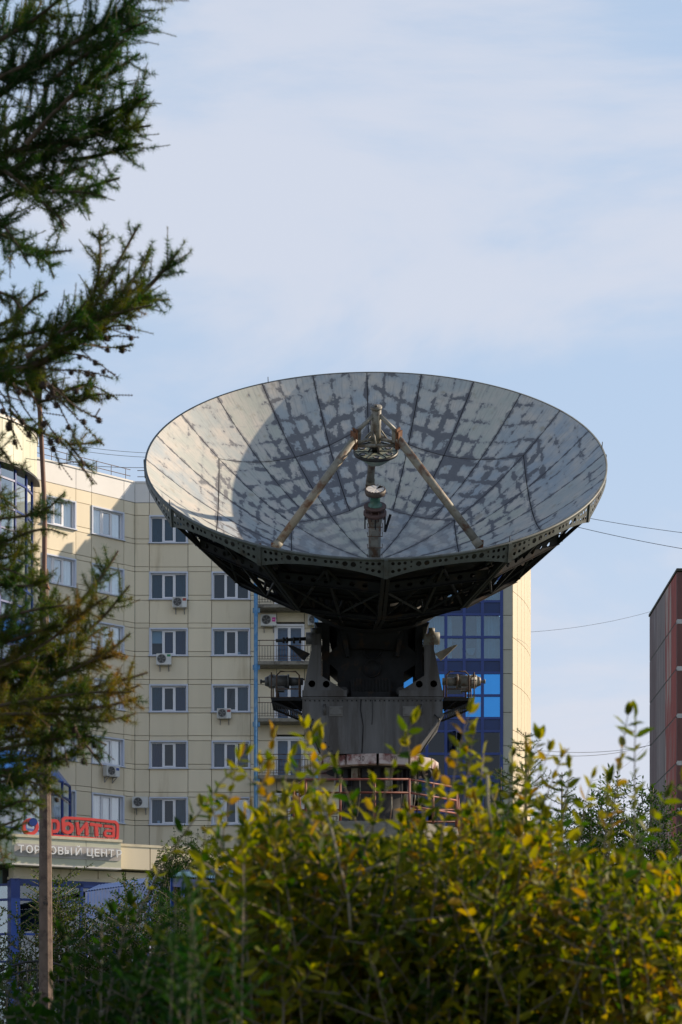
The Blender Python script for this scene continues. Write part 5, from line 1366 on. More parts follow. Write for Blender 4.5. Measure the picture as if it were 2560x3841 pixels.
for s_, y, sz_ in (('5', 2065, .085), ('94', 2078, .085)):
    p = W(107.5, y, YL); add_text(s_, T((p.x - .0, YL - 0.108, p.z)) @ Matrix(((1, 0, 0, 0), (0, -1, 0, 0), (0, 0, 1, 0), (0, 0, 0, 1))), sz_, M_black, lamp, 'number_mark', ext=0.003)

# ------------------------------------------------------------------ iron fence with arched section
YF = 31.0
fen = empty('iron_fence', (W(150, 2400, YF).x, YF, 0), 'black wrought iron fence with an arched section behind the lamp post', 'fence')
ztp = W(0, 2252, YF).z; zt2_ = W(0, 2276, YF).z
b = MB(); xA, xB = W(-40, 0, YF).x, W(700, 0, YF).x
for z in (ztp, zt2_, 0.25): b.box((xA, YF - .012, z - .012), (xB, YF + .012, z + .012))
b.build('rail', M_black, fen)
bar_m = MB(); bar_m.box((-.009, -.009, 0.1), (.009, .009, ztp + .1)); bar_m = bar_m.mesh('bar', M_black)
xp = 118
while xp < 700: link('bar', bar_m, fen, T((W(xp, 0, YF).x, YF + .0225, 0))); xp += 15.4
pm = MB(); pm.box((-.045, -.045, 0), (.045, .045, ztp + .12)); pm = pm.mesh('post', M_black)
for x in (389, 560, 116): link('post', pm, fen, T((W(x, 0, YF).x, YF + .06, 0)))
b = MB()
for dy, r in ((0, .02), (20, .016)):
    P = [W(x, 2209 + dy + 0.0032 * (x - 86) ** 2, YF - .03) for x in range(-40, 210, 12)]; b.tube(P, r, 6)
for x in (15, 40, 62, 86, 110, 134): p = W(x, 2232, YF - .03); b.tube([(p.x, p.y, 0.1), (p.x, p.y, W(x, 2209 + .0032 * (x - 86) ** 2, YF).z)], 0.012, 5)
P = [W(86 + 21 * math.cos(t), 2262 + 21 * math.sin(t), YF - .04) for t in np.linspace(0, 2 * PI, 20)]; b.tube(P, 0.012, 5)
b.build('arch', M_black, fen)
# ------------------------------------------------------------------ vegetation
def np_mesh(name, V, F3, F4, tone, m):
    """V (n,3); F3 (a,3), F4 (b,4) index arrays; tone per vertex"""
    me = bpy.data.meshes.new(name); V = np.asarray(V, dtype=np.float32)
    F3 = np.asarray(F3, dtype=np.int32).reshape(-1, 3); F4 = np.asarray(F4, dtype=np.int32).reshape(-1, 4)
    me.vertices.add(len(V)); me.vertices.foreach_set('co', V.ravel())
    me.loops.add(F3.size + F4.size); me.loops.foreach_set('vertex_index', np.concatenate([F3.ravel(), F4.ravel()]))
    me.polygons.add(len(F3) + len(F4))
    st = np.concatenate([np.arange(len(F3)) * 3, F3.size + np.arange(len(F4)) * 4]).astype(np.int32)
    me.polygons.foreach_set('loop_start', st)
    me.materials.append(m); me.update(calc_edges=True)
    if tone is not None:
        at = me.attributes.new('tone', 'FLOAT', 'POINT'); at.data.foreach_set('value', np.asarray(tone, dtype=np.float32))
    return me
LT = np.array([(0, 0, 0), (.28, -.40, .05), (.28, 0, -.04), (.28, .40, .05), (.68, -.36, .03), (.68, 0, -.07), (.68, .36, .03), (1, 0, -.12)])
L3 = np.array([(0, 1, 2), (0, 2, 3), (4, 7, 5), (5, 7, 6)]); L4 = np.array([(1, 4, 5, 2), (2, 5, 6, 3)])
def nrm(a): return a / np.maximum(np.linalg.norm(a, axis=-1, keepdims=True), 1e-9)
def leaf_axes(D, up_jit=0.7):
    D = nrm(D); U = nrm(np.array([0, 0, 1.0]) + RNG.normal(0, up_jit, D.shape)); S = nrm(np.cross(D, U)); U = np.cross(S, D); return D, S, U
def leaves_mesh(name, P, D, Ln, Wd, tone, m, up_jit=0.7):
    D, S, U = leaf_axes(D, up_jit); n = len(P)
    V = P[:, None, :] + LT[None, :, 0:1] * (D * Ln[:, None])[:, None, :] + LT[None, :, 1:2] * (S * Wd[:, None])[:, None, :] + LT[None, :, 2:3] * (U * Ln[:, None])[:, None, :]
    off = (np.arange(n) * 8)[:, None, None]
    return np_mesh(name, V.reshape(-1, 3), (L3[None] + off).reshape(-1, 3), (L4[None] + off).reshape(-1, 4), np.repeat(tone, 8), m)
def bez(a, b, c, n):
    t = np.linspace(0, 1, n)[:, None]; return (1 - t) ** 2 * a + 2 * t * (1 - t) * b + t ** 2 * c
def leaf_object_meshes(prefix, m, tones, fold=1.0):
    out = []
    for t in tones:
        V = LT.copy(); V[:, 1] *= 1.0; out.append(np_mesh(prefix, V, L3, L4, [t] * 8, m))
    return out
def place_leaf(me, parent, p, d, ln, wd):
    D, S, U = leaf_axes(d[None, :], 0.7); D, S, U = D[0], S[0], U[0]
    M = Matrix(((D[0] * ln, S[0] * wd, U[0] * ln, p[0]), (D[1] * ln, S[1] * wd, U[1] * ln, p[1]), (D[2] * ln, S[2] * wd, U[2] * ln, p[2]), (0, 0, 0, 1)))
    return link('leaf', me, parent, M)
def wv(x, y, Y): return np.array(W(x, y, Y))
M_bark = mat('bush_bark', (0.16, 0.13, 0.09), 0.8, var=0.3, scale=20)
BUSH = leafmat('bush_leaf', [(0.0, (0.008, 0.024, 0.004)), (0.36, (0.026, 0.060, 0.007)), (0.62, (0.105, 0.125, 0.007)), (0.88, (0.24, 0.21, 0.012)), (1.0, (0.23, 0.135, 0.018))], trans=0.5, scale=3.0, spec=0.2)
DGREEN = leafmat('dark_leaf', [(0.0, (0.006, 0.020, 0.004)), (0.4, (0.018, 0.050, 0.007)), (0.8, (0.055, 0.095, 0.010)), (1.0, (0.12, 0.14, 0.02))], trans=0.4, scale=3.0, spec=0.12)  # greens also darkened to carry the shade over the fence shrubs
def shrub(name, label, cat, group, base_x, Yc, shoots, leaf_len, leaf_w, step, m, nparts=300, tone0=0.4, tone_sd=0.18, twig_r=0.004, side=0.5, leafy=0.7, droop=0.0, opp=True, up_jit=0.7, part_name='foliage', side_len=0.3, tone_fn=None, n_free=0, sway=.06):
    """shoots: list of (x, y, Y) tip positions in sketch coordinates; stems start at the shrub's base"""
    bx = W(base_x, 2407, Yc).x
    root = empty(name, (bx, Yc, 0), label, cat, group)
    P, D, Tn = [], [], []; st = MB()
    for si, (x, y, Y) in enumerate(shoots):
        tip = wv(x, y, Y); bs = np.array([bx + RNG.normal(0, 0.18), Yc + RNG.normal(0, 0.12), 0.0])
        mid = np.array([bs[0] * .35 + tip[0] * .65 + RNG.normal(0, sway), bs[1] * .35 + tip[1] * .65 + RNG.normal(0, sway), tip[2] * 0.62])
        C = bez(bs, mid, tip, 26); seg = np.linalg.norm(np.diff(C, axis=0), axis=1); cum = np.concatenate([[0], np.cumsum(seg)]); Lt = cum[-1]
        st.tube([tuple(c) for c in C[::3]] + [tuple(C[-1])], [twig_r * (1.5 - 1.25 * i / 9) for i in range(len(C[::3]) + 1)], 5, False)
        tb = tone0 + RNG.normal(0, tone_sd * .6)
        def along(C, cum, s0, s1, sp):
            for s in np.arange(s0, s1, sp):
                s = s + RNG.normal(0, sp * .15); k = min(len(cum) - 2, max(0, np.searchsorted(cum, s) - 1)); f = (s - cum[k]) / max(1e-6, cum[k + 1] - cum[k])
                p = C[k] * (1 - f) + C[k + 1] * f; d = nrm((C[k + 1] - C[k])[None])[0]
                r = nrm(np.cross(d, RNG.normal(0, 1, 3))[None])[0]
                for sg in ((1, -1) if opp else (1,)):
                    P.append(p); D.append(d * 0.55 + r * sg + np.array([0, 0, 0.12 - droop])); Tn.append(tb + RNG.normal(0, tone_sd) + (tone_fn(p) if tone_fn else 0))
        along(C, cum, max(Lt - leafy * 1.0, Lt * .2), Lt, step)
        for q in range(3): P.append(C[-1]); D.append((C[-1] - C[-2]) * 20 + RNG.normal(0, .35, 3)); Tn.append(tb + .1 + RNG.normal(0, .1))
        nside = int(leafy / 0.12 * side * (0.25 if si < n_free else 1))
        for q in range(nside):
            s = Lt - RNG.uniform(0.08, leafy); k = min(len(cum) - 2, max(0, np.searchsorted(cum, s) - 1)); p = C[k]; d = nrm((C[k + 1] - C[k])[None])[0]
            r = nrm(np.cross(d, RNG.normal(0, 1, 3))[None])[0]; ln = RNG.uniform(.35, 1) * side_len
            e = p + (d * .45 + r * 1.0 + np.array([0, 0, .05 - droop])) * ln; C2 = bez(p, p + (r * .6 + d * .3) * ln * .5, e + np.array([0, 0, -droop * ln]), 6)
            cm = np.concatenate([[0], np.cumsum(np.linalg.norm(np.diff(C2, axis=0), axis=1))]); st.tube([tuple(c) for c in C2[::2]] + [tuple(C2[-1])], twig_r * .5, 4, False)
            along(C2, cm, step * .5, cm[-1], step)
            P.append(C2[-1]); D.append((C2[-1] - C2[-2]) * 20); Tn.append(tb + .1)
    P, D, Tn = np.array(P), np.array(D), np.clip(np.array(Tn), 0, 1)
    Ln = leaf_len * RNG.uniform(.6, 1.15, len(P)); Wd = leaf_w * RNG.uniform(.7, 1.15, len(P))
    st.build_w('stems', M_bark, root)
    # the leaves that show largest (nearest ones) become parts, the others one mass
    if nparts:
        vis = (P[:, 2] > 1.6 + (HZD - 2353) / FD * P[:, 1]) & (np.abs(P[:, 0]) < 784 / FD * P[:, 1])
        order = np.argsort(P[:, 1] + (~vis) * 100 - Ln * 4)
        ids = order[:nparts]; rest = order[nparts:]
        lm = leaf_object_meshes('leaf', m, (.15, .3, .42, .52, .62, .74, .88))
        ts = np.array((.15, .3, .42, .52, .62, .74, .88))
        for i in ids: place_leaf(lm[int(np.argmin(abs(ts - Tn[i])))], root, P[i], D[i], Ln[i], Wd[i])
    else: rest = np.arange(len(P))
    o = link(part_name, leaves_mesh(part_name, P[rest], D[rest], Ln[rest], Wd[rest], Tn[rest], m, up_jit), root, ident()); o['kind'] = 'stuff'
    return root, len(P)
HT = [(-150, 2170), (130, 2150), (200, 2135), (250, 2110), (330, 2095), (400, 2080), (470, 2060), (520, 2010), (545, 1870), (562, 1760), (620, 1720), (700, 1690), (745, 1715), (790, 1780), (830, 1830), (900, 1815),
      (940, 1700), (965, 1725), (1000, 1800), (1050, 1840), (1075, 1690), (1110, 1720), (1150, 1800), (1200, 1755), (1240, 1720), (1300, 1770), (1340, 1850), (1390, 1830), (1430, 1790), (1480, 1860), (1568, 1835), (1700, 1830)]
def Hx(x): return np.interp(x, [h[0] for h in HT], [h[1] for h in HT])
def tips(x0, x1, n, ya=4.9, yb=6.6, spread=190, lo=0):
    out = []
    for i in range(n):
        x = RNG.uniform(x0, x1); y = Hx(x) + lo + min(RNG.exponential(spread), 620) + (128 if x > 500 else 80); out.append((x, y, RNG.uniform(ya, yb)))
    return out
SHADE = leafmat('shade_leaf', [(0.0, (0.008, 0.025, 0.004)), (0.45, (0.022, 0.055, 0.008)), (0.75, (0.06, 0.085, 0.01)), (0.95, (0.15, 0.11, 0.015)), (1.0, (0.18, 0.06, 0.015))], trans=0.4, scale=3.0, spec=0.12)  # shaded copy of the bush leaf: shade is put into darker greens
bush_specs = [  # last value: leaf tone, set low for shaded bushes and high for sunlit ones
 ('low shadowed bush at the bottom left in front of the lamp post', 60, -140, 250, 46, [(232, 2120, 5.2), (150, 2150, 5.3), (262, 2105, 5.5)], 0.22),
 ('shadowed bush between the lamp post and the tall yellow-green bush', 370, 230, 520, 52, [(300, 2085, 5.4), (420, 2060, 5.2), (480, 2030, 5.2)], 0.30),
 ('tall sunlit bush with the pale bare stem, covering the balconies', 650, 510, 820, 104, [(548, 1745, 5.3), (565, 1735, 5.6), (628, 1700, 5.2), (700, 1675, 5.4), (716, 1690, 5.1), (742, 1700, 5.5), (600, 1760, 5.2), (670, 1740, 5.3), (775, 1765, 5.3), (480, 1890, 5.5), (470, 1975, 5.3)], 0.50),
 ('dense yellow-green bush directly beneath the dish pedestal', 900, 800, 1060, 92, [(945, 1665, 5.2), (938, 1715, 5.2), (970, 1760, 5.3), (1000, 1795, 5.4), (860, 1800, 5.3)], 0.48),
 ('bush with an upright leafy shoot in front of the blue glass bay', 1150, 1030, 1300, 100, [(1078, 1640, 5.1), (1088, 1690, 5.2), (1070, 1735, 5.2), (1180, 1740, 5.3), (1215, 1735, 5.2), (1240, 1700, 5.3), (1262, 1728, 5.2), (1290, 1745, 5.4)], 0.52),
 ('rightmost bush with one long shoot of large leaves against the sky', 1440, 1290, 1680, 112, [(1443, 1645, 5.0), (1462, 1650, 5.0), (1360, 1790, 5.2), (1400, 1800, 5.1), (1530, 1835, 4.9), (1575, 1800, 5.0), (1310, 1770, 5.3)], 0.50),
]
tot = 0
for lab, bx_, x0, x1, n, extra, t0 in bush_specs:
    sh = tips(x0, x1, n) + tips(x0, x1, n // 2, 5.6, 6.9, 260, 60)
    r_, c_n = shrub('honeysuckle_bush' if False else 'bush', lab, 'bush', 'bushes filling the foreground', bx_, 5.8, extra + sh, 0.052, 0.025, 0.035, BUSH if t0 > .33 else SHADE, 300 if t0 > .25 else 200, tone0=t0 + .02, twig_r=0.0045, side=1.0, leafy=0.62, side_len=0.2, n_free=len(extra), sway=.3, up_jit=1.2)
    tot += c_n
print('bush leaves', tot)
# bare pale stems seen in the tall bush
b = MB(); tb_ = [o for o in COL.objects if o.get('label', '').startswith('tall sunlit bush')][0]
for pts in ([(735, 1830), (760, 1900), (782, 1990), (800, 2060), (806, 2140)], [(815, 2010), (850, 1995), (880, 1985)], [(1120, 1780), (1122, 1850), (1130, 1900)], [(700, 1870), (740, 1920)]):
    b = MB(); b.tube([W(x, y, 5.0) for x, y in pts], 0.004, 6); b.build_w('bare_stem', mat('pale_stem', (0.22, 0.19, 0.14), 0.7, var=0.2, scale=30), tb_)

# blurry bright grass-green plant, very near
WILL = leafmat('willow_leaf', [(0.0, (0.006, 0.02, 0.004)), (0.5, (0.012, 0.045, 0.008)), (1.0, (0.05, 0.085, 0.015))], trans=0.3, spec=0.1)
sh = [(RNG.uniform(330, 545), RNG.uniform(1995, 2200), RNG.uniform(3.3, 3.9)) for _ in range(9)]
shrub('willow_sapling', 'out-of-focus green sapling with narrow leaves close to the camera, left of the tall bush', 'sapling', None, 430, 3.7, sh, 0.05, 0.008, 0.018, WILL, 150, tone0=0.45, twig_r=0.002, side=0.5, leafy=0.3, side_len=0.12)
# ---- shrubs behind the fence at the lower left
HL = [(-60, 2010), (60, 2090), (100, 2010), (130, 1995), (170, 2040), (200, 2090), (240, 2060), (290, 2000), (330, 2050), (370, 2060), (430, 2010), (480, 2080)]
for lab, bx_, x0, x1, n, tall in (('thin leafy shrub left of the lamp post, in front of the blue shop front', 70, -40, 140, 12, 0),
                             ('leafy shrub directly behind the lamp post and iron fence', 190, 100, 260, 20, 0),
                             ('many-stemmed shrub behind the fence under the blue awning', 300, 220, 390, 26, 0),
                             ('shrub behind the fence, right end, half covered by the near bushes', 440, 360, 520, 26, 0)):
    sh = []
    for i in range(n):
        x = RNG.uniform(x0, x1); sh.append((x, np.interp(x, [h[0] for h in HL], [h[1] for h in HL]) + abs(RNG.normal(0, 110)), RNG.uniform(32, 34)))
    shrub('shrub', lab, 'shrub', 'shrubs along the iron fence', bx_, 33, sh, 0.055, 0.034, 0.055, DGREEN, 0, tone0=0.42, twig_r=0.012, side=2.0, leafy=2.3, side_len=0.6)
# ---- saplings at the right, beyond the bushes
for lab, bx_, tips_ in (('slender sapling with curled leaves left of the red block', 1395, [(1380, 1790), (1400, 1765), (1420, 1780), (1360, 1830), (1435, 1810), (1340, 1850), (1410, 1800), (1375, 1830)]),
                   ('sapling touching the lower edge of the red block', 1500, [(1478, 1790), (1465, 1825), (1500, 1815), (1530, 1800), (1520, 1830), (1550, 1850), (1490, 1840), (1450, 1850)])):
    sh = [(x, y, RNG.uniform(24, 26)) for x, y in tips_] + [(RNG.uniform(min(t[0] for t in tips_) - 15, max(t[0] for t in tips_) + 15), RNG.uniform(1850, 2050), RNG.uniform(24, 26)) for _ in range(34)]
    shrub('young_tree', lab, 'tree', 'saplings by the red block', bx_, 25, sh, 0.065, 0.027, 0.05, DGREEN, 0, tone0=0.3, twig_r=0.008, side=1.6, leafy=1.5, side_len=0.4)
# ---- weeping birch
sh = [(x, y, RNG.uniform(60, 62)) for x, y in ((365, 1955), (385, 1945), (410, 1925), (400, 1905), (425, 1898), (372, 1935), (440, 1915), (455, 1908), (470, 1900), (490, 1925), (520, 1955), (540, 1970), (500, 1940), (480, 1915), (440, 1930), (410, 1945))]
sh += [(RNG.uniform(375, 540), RNG.uniform(1935, 2020), RNG.uniform(60, 62.5)) for _ in range(30)]
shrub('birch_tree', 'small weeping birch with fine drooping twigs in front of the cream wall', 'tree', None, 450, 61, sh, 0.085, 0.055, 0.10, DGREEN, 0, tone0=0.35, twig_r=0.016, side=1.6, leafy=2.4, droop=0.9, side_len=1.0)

# ------------------------------------------------------------------ larch needles
NEED = leafmat('larch_needle', [(0.0, (0.012, 0.040, 0.012)), (0.4, (0.032, 0.085, 0.014)), (0.7, (0.11, 0.12, 0.014)), (1.0, (0.26, 0.14, 0.03))], trans=0.35, scale=2.0, spec=0.2)
M_twig = mat('larch_bark', (0.10, 0.065, 0.045), 0.85, var=0.3, scale=20)
def needles(C, D, ln, wd, tone, per, spread=1.0):
    """C (n,3) rosette centres, D (n,3) twig directions"""
    n = len(C); Dn = nrm(D)
    R_ = nrm(RNG.normal(0, 1, (n, per, 3))); Dm = nrm(R_ + Dn[:, None, :] * (1.0 - spread * 0.55))
    L_ = ln * RNG.uniform(.65, 1.1, (n, per, 1)); S_ = nrm(np.cross(Dm, RNG.normal(0, 1, (n, per, 3)))) * wd
    A = C[:, None, :] + S_; B = C[:, None, :] - S_; Cc = C[:, None, :] + Dm * L_
    V = np.stack([A, B, Cc], axis=2).reshape(-1, 3); F = np.arange(len(V)).reshape(-1, 3)
    return V, F, np.repeat(tone, per * 3)
def polyline(pts, n=None, step=0.02):
    pts = np.array(pts, float); seg = np.linalg.norm(np.diff(pts, axis=0), axis=1); cum = np.concatenate([[0], np.cumsum(seg)])
    s = np.arange(0, cum[-1], step); return np.stack([np.interp(s, cum, pts[:, k]) for k in range(3)], 1)
def smooth(pts):
    p = np.array(pts, float)
    for _ in range(2):
        q = [p[0]]
        for i in range(len(p) - 1): q += [p[i] * .75 + p[i + 1] * .25, p[i] * .25 + p[i + 1] * .75]
        q.append(p[-1]); p = np.array(q)
    return p
YLr = 9.0
larch = empty('larch_tree', (-2.3, YLr + .2, 0), 'large larch at the left edge, its cone-bearing branches reaching into the picture from the left', 'tree')
b = MB(); b.tube([(-2.3, YLr + .2, 0), (-2.28, YLr + .2, 3), (-2.32, YLr + .25, 7), (-2.35, YLr + .2, 11)], [0.2, 0.16, 0.12, 0.07], 14); b.build('trunk', M_twig, larch)
BR = [  # (points, tone, density of side twigs, twig length, needle probability, radius)
 ([(-200, 200), (-60, 120), (60, 60), (160, -20)], .25, 1.2, .26, 1, .016), ([(-200, 330), (-60, 260), (60, 170), (180, 90), (300, 10), (335, -40)], .25, 1.3, .28, 1, .018),
 ([(-200, 300), (-50, 200), (100, 130), (250, 60), (325, 38)], .25, 1.3, .26, 1, .016), ([(-200, 400), (-60, 330), (80, 270), (220, 190), (322, 122)], .25, 1.4, .26, 1, .018),
 ([(-200, 480), (-60, 420), (100, 360), (240, 290), (338, 222)], .22, 1.4, .26, 1, .018), ([(-200, 420), (-40, 360), (120, 330), (260, 300), (345, 288)], .25, 1.4, .24, 1, .014),
 ([(60, 330), (130, 250), (220, 170), (290, 80)], .2, 1.4, .24, 1, .012), ([(140, 370), (220, 360), (300, 335), (330, 328)], .25, 1.3, .2, 1, .01),
 ([(-200, 350), (-40, 340), (60, 420), (170, 440), (275, 408)], .25, 1.2, .22, 1, .014), ([(-100, 340), (0, 380), (80, 450), (140, 500), (148, 525)], .25, 1.1, .2, .9, .012),
 ([(-150, 420), (-20, 480), (40, 560), (68, 610)], .3, 1.1, .18, .9, .01), ([(-100, 470), (20, 550), (90, 580), (165, 575)], .3, 1.1, .16, 1, .009), ([(60, 560), (110, 600), (125, 640)], .3, .8, .1, 1, .006),
 ([(-150, 520), (-50, 480), (60, 430), (140, 400), (200, 380)], .25, 1.2, .22, .9, .012), ([(-150, 50), (0, 0), (120, -60)], .25, 1.3, .25, 1, .014), ([(100, 200), (200, 120), (310, 60), (338, 48)], .25, 1.3, .2, 1, .01),
 ([(-150, 150), (-20, 110), (90, 20)], .3, 1.2, .25, 1, .012), ([(120, 440), (190, 440), (243, 452)], .25, 1.2, .15, 1, .008), ([(180, 300), (270, 250), (340, 212)], .22, 1.3, .18, 1, .01),
 # middle branch
 ([(-250, 880), (-80, 860), (60, 850), (180, 790), (300, 700), (375, 625), (410, 575)], .42, 1.5, .18, 1, .022), ([(80, 850), (150, 780), (215, 690), (232, 600), (228, 530)], .38, 1.0, .13, 1, .012),
 ([(170, 790), (240, 660), (290, 570), (320, 515)], .4, .9, .11, .9, .010), ([(230, 740), (300, 650), (335, 600), (345, 572)], .5, 1.1, .11, 1, .009), ([(280, 715), (345, 690), (390, 688)], .42, 1.1, .11, 1, .008),
 ([(100, 800), (170, 730), (200, 690)], .45, 1.2, .14, 1, .009), ([(130, 760), (230, 730), (340, 640)], .45, 1.4, .14, 1, .011), ([(60, 820), (160, 760), (260, 720), (350, 700)], .4, 1.4, .15, 1, .011),
 ([(-200, 790), (-60, 770), (40, 730), (70, 690), (110, 668)], .35, 1.1, .13, 1, .012), ([(-200, 700), (-40, 660), (30, 680), (55, 720)], .35, 1, .13, .9, .01), ([(-100, 830), (0, 780), (90, 760), (150, 740)], .35, 1.3, .15, 1, .01),
 ([(-100, 870), (20, 800), (90, 790), (170, 800)], .35, 1.5, .16, 1, .012), ([(0, 870), (60, 900), (100, 930), (180, 880), (225, 890)], .45, 1.4, .14, .9, .010),
 ([(120, 880), (170, 930), (215, 905), (245, 905)], .4, 1.5, .10, 1, .008), ([(-80, 900), (0, 870), (70, 880), (120, 860)], .38, 1.5, .16, 1, .012),
 # lower sprigs
 ([(-80, 1000), (0, 1020), (40, 1090), (60, 1060)], .4, .8, .1, .8, .006), ([(150, 1010), (190, 1060), (215, 1085)], .4, .9, .08, 1, .005), ([(160, 1020), (195, 1020), (232, 1012)], .4, .8, .08, 1, .005),
 ([(-100, 1200), (20, 1190), (100, 1180), (150, 1130)], .38, 1.0, .10, 1, .007), ([(-80, 1290), (20, 1240), (100, 1210), (155, 1230)], .38, 1.0, .12, 1, .008), ([(-80, 1120), (-10, 1130), (40, 1170)], .35, 1.2, .14, 1, .008),
 ([(-200, 1320), (-60, 1290), (30, 1280), (90, 1260)], .3, 1.5, .16, 1, .010), ([(-200, 1240), (-40, 1230), (50, 1260)], .3, 1.5, .15, 1, .010), ([(-60, 1350), (30, 1340), (90, 1310)], .35, 1.4, .14, 1, .008),
 # big lower mass, sunlight put into its browner needle tones
 ([(-250, 1640), (-60, 1560), (80, 1480), (190, 1380), (245, 1310), (272, 1265)], .5, 1.3, .14, 1, .016), ([(-250, 1660), (-60, 1600), (100, 1520), (220, 1440), (298, 1345)], .5, 1.3, .15, 1, .016),
 ([(-200, 1700), (-60, 1660), (120, 1560), (250, 1500), (300, 1455)], .58, 1.3, .14, 1, .014), ([(-250, 1700), (-40, 1680), (120, 1600), (260, 1570), (340, 1545)], .58, 1.3, .14, 1, .016),
 ([(60, 1620), (180, 1630), (265, 1620), (322, 1600)], .55, 1.2, .12, 1, .010), ([(160, 1600), (250, 1600), (320, 1575)], .6, 1.2, .12, 1, .010), ([(150, 1650), (240, 1660), (310, 1640)], .5, 1.2, .1, 1, .009),
 ([(-200, 1720), (-60, 1700), (80, 1690), (180, 1680), (245, 1712)], .45, 1.2, .14, 1, .013), ([(-200, 1790), (-60, 1780), (80, 1760), (170, 1735), (215, 1700)], .4, 1.2, .14, 1, .012),
 ([(-150, 1760), (0, 1780), (90, 1800), (140, 1830)], .35, 1.0, .12, .9, .009), ([(-150, 1450), (0, 1420), (80, 1400), (150, 1390)], .4, 1.2, .15, 1, .011), ([(-150, 1520), (0, 1480), (120, 1440), (190, 1420)], .45, 1.2, .15, 1, .012),
 ([(-150, 1600), (20, 1590), (130, 1590), (210, 1560)], .4, 1.3, .15, 1, .012), ([(-150, 1750), (10, 1720), (110, 1700), (190, 1690)], .35, 1.3, .14, 1, .011), ([(-150, 1550), (0, 1560), (100, 1530), (180, 1480), (240, 1440)], .5, 1.3, .14, 1, .012),
 ([(-150, 1660), (0, 1640), (140, 1640), (220, 1650)], .5, 1.3, .14, 1, .012), ([(-150, 1640), (0, 1660), (80, 1640), (160, 1610)], .35, 1.3, .14, 1, .012), ([(120, 1640), (190, 1700), (235, 1760)], .5, 1.0, .1, .8, .008),
 ([(-100, 1880), (0, 1860), (60, 1835), (100, 1850)], .35, 1.1, .12, .9, .009), ([(-100, 1960), (-20, 1940), (30, 1905), (62, 1890)], .35, 1.1, .12, .9, .009), ([(-100, 1840), (0, 1820), (70, 1790), (100, 1770)], .35, 1.2, .12, 1, .009),
 ([(-100, 1920), (0, 1900), (50, 1880)], .35, 1.2, .12, 1, .009), ([(-100, 2010), (-20, 1990), (25, 1960)], .35, 1.0, .1, .9, .007),
 ([(-150, 1380), (-20, 1340), (60, 1350), (110, 1330)], .4, 1.2, .14, 1, .010),
 ([(-100, 1560), (20, 1530), (120, 1470), (200, 1400), (250, 1370)], .55, 1.4, .14, 1, .010), ([(-100, 1600), (60, 1570), (180, 1530), (280, 1500)], .58, 1.4, .14, 1, .010), ([(-100, 1640), (60, 1610), (200, 1590), (300, 1590)], .55, 1.4, .13, 1, .010),
 ([(-100, 1700), (40, 1650), (140, 1670), (230, 1670)], .45, 1.3, .13, 1, .010), ([(-100, 1740), (20, 1750), (100, 1740), (150, 1760)], .35, 1.4, .14, 1, .010), ([(-100, 1820), (0, 1800), (80, 1770), (130, 1790)], .32, 1.3, .13, 1, .009), ([(-100, 1860), (-20, 1830), (50, 1850), (90, 1880)], .32, 1.2, .12, 1, .008),
 ([(-100, 1480), (0, 1460), (100, 1420), (160, 1370)], .45, 1.3, .14, 1, .009), ([(-100, 1300), (0, 1300), (70, 1330)], .35, 1.4, .15, 1, .009), ([(-60, 880), (40, 840), (90, 850)], .38, 1.6, .15, 1, .01), ([(20, 940), (60, 980), (110, 1000), (150, 1010)], .4, 1.1, .1, .7, .006),
]
HANG = [  # bare cone twigs
 [(60, 860), (150, 905), (210, 880), (272, 918)], [(90, 870), (150, 930), (200, 985), (238, 1022)], [(60, 880), (110, 980), (165, 1040), (215, 1112)], [(160, 800), (240, 770), (320, 775)], [(190, 790), (260, 800), (305, 792)],
 [(150, 810), (210, 820), (272, 870)], [(0, 900), (50, 960), (70, 1010)], [(30, 880), (60, 950), (120, 1010), (140, 1080)], [(120, 850), (200, 850), (260, 870)], [(-20, 880), (20, 960), (40, 1030)], [(90, 880), (130, 920), (170, 1000), (190, 1040)],
 [(100, 870), (180, 940), (225, 960)], [(10, 860), (25, 930), (25, 990)], [(140, 1640), (190, 1690), (230, 1720)], [(130, 1650), (150, 1720), (155, 1760)], [(170, 1660), (180, 1700), (200, 1760)], [(60, 1760), (110, 1810), (130, 1840)], [(210, 760), (280, 745), (312, 752)]]
NV, NF, NT_ = [], [], []; nvo = 0
tw = MB(); cones = []
RC, RD, RT = [], [], []
def add_rosettes(C, tone, prob, tipfrac=0.85):
    d = np.gradient(C, axis=0); keep = RNG.uniform(0, 1, len(C)) < prob
    RC.append(C[keep]); RD.append(d[keep]); RT.append(np.clip(tone + RNG.normal(0, .09, keep.sum()), 0, 1))
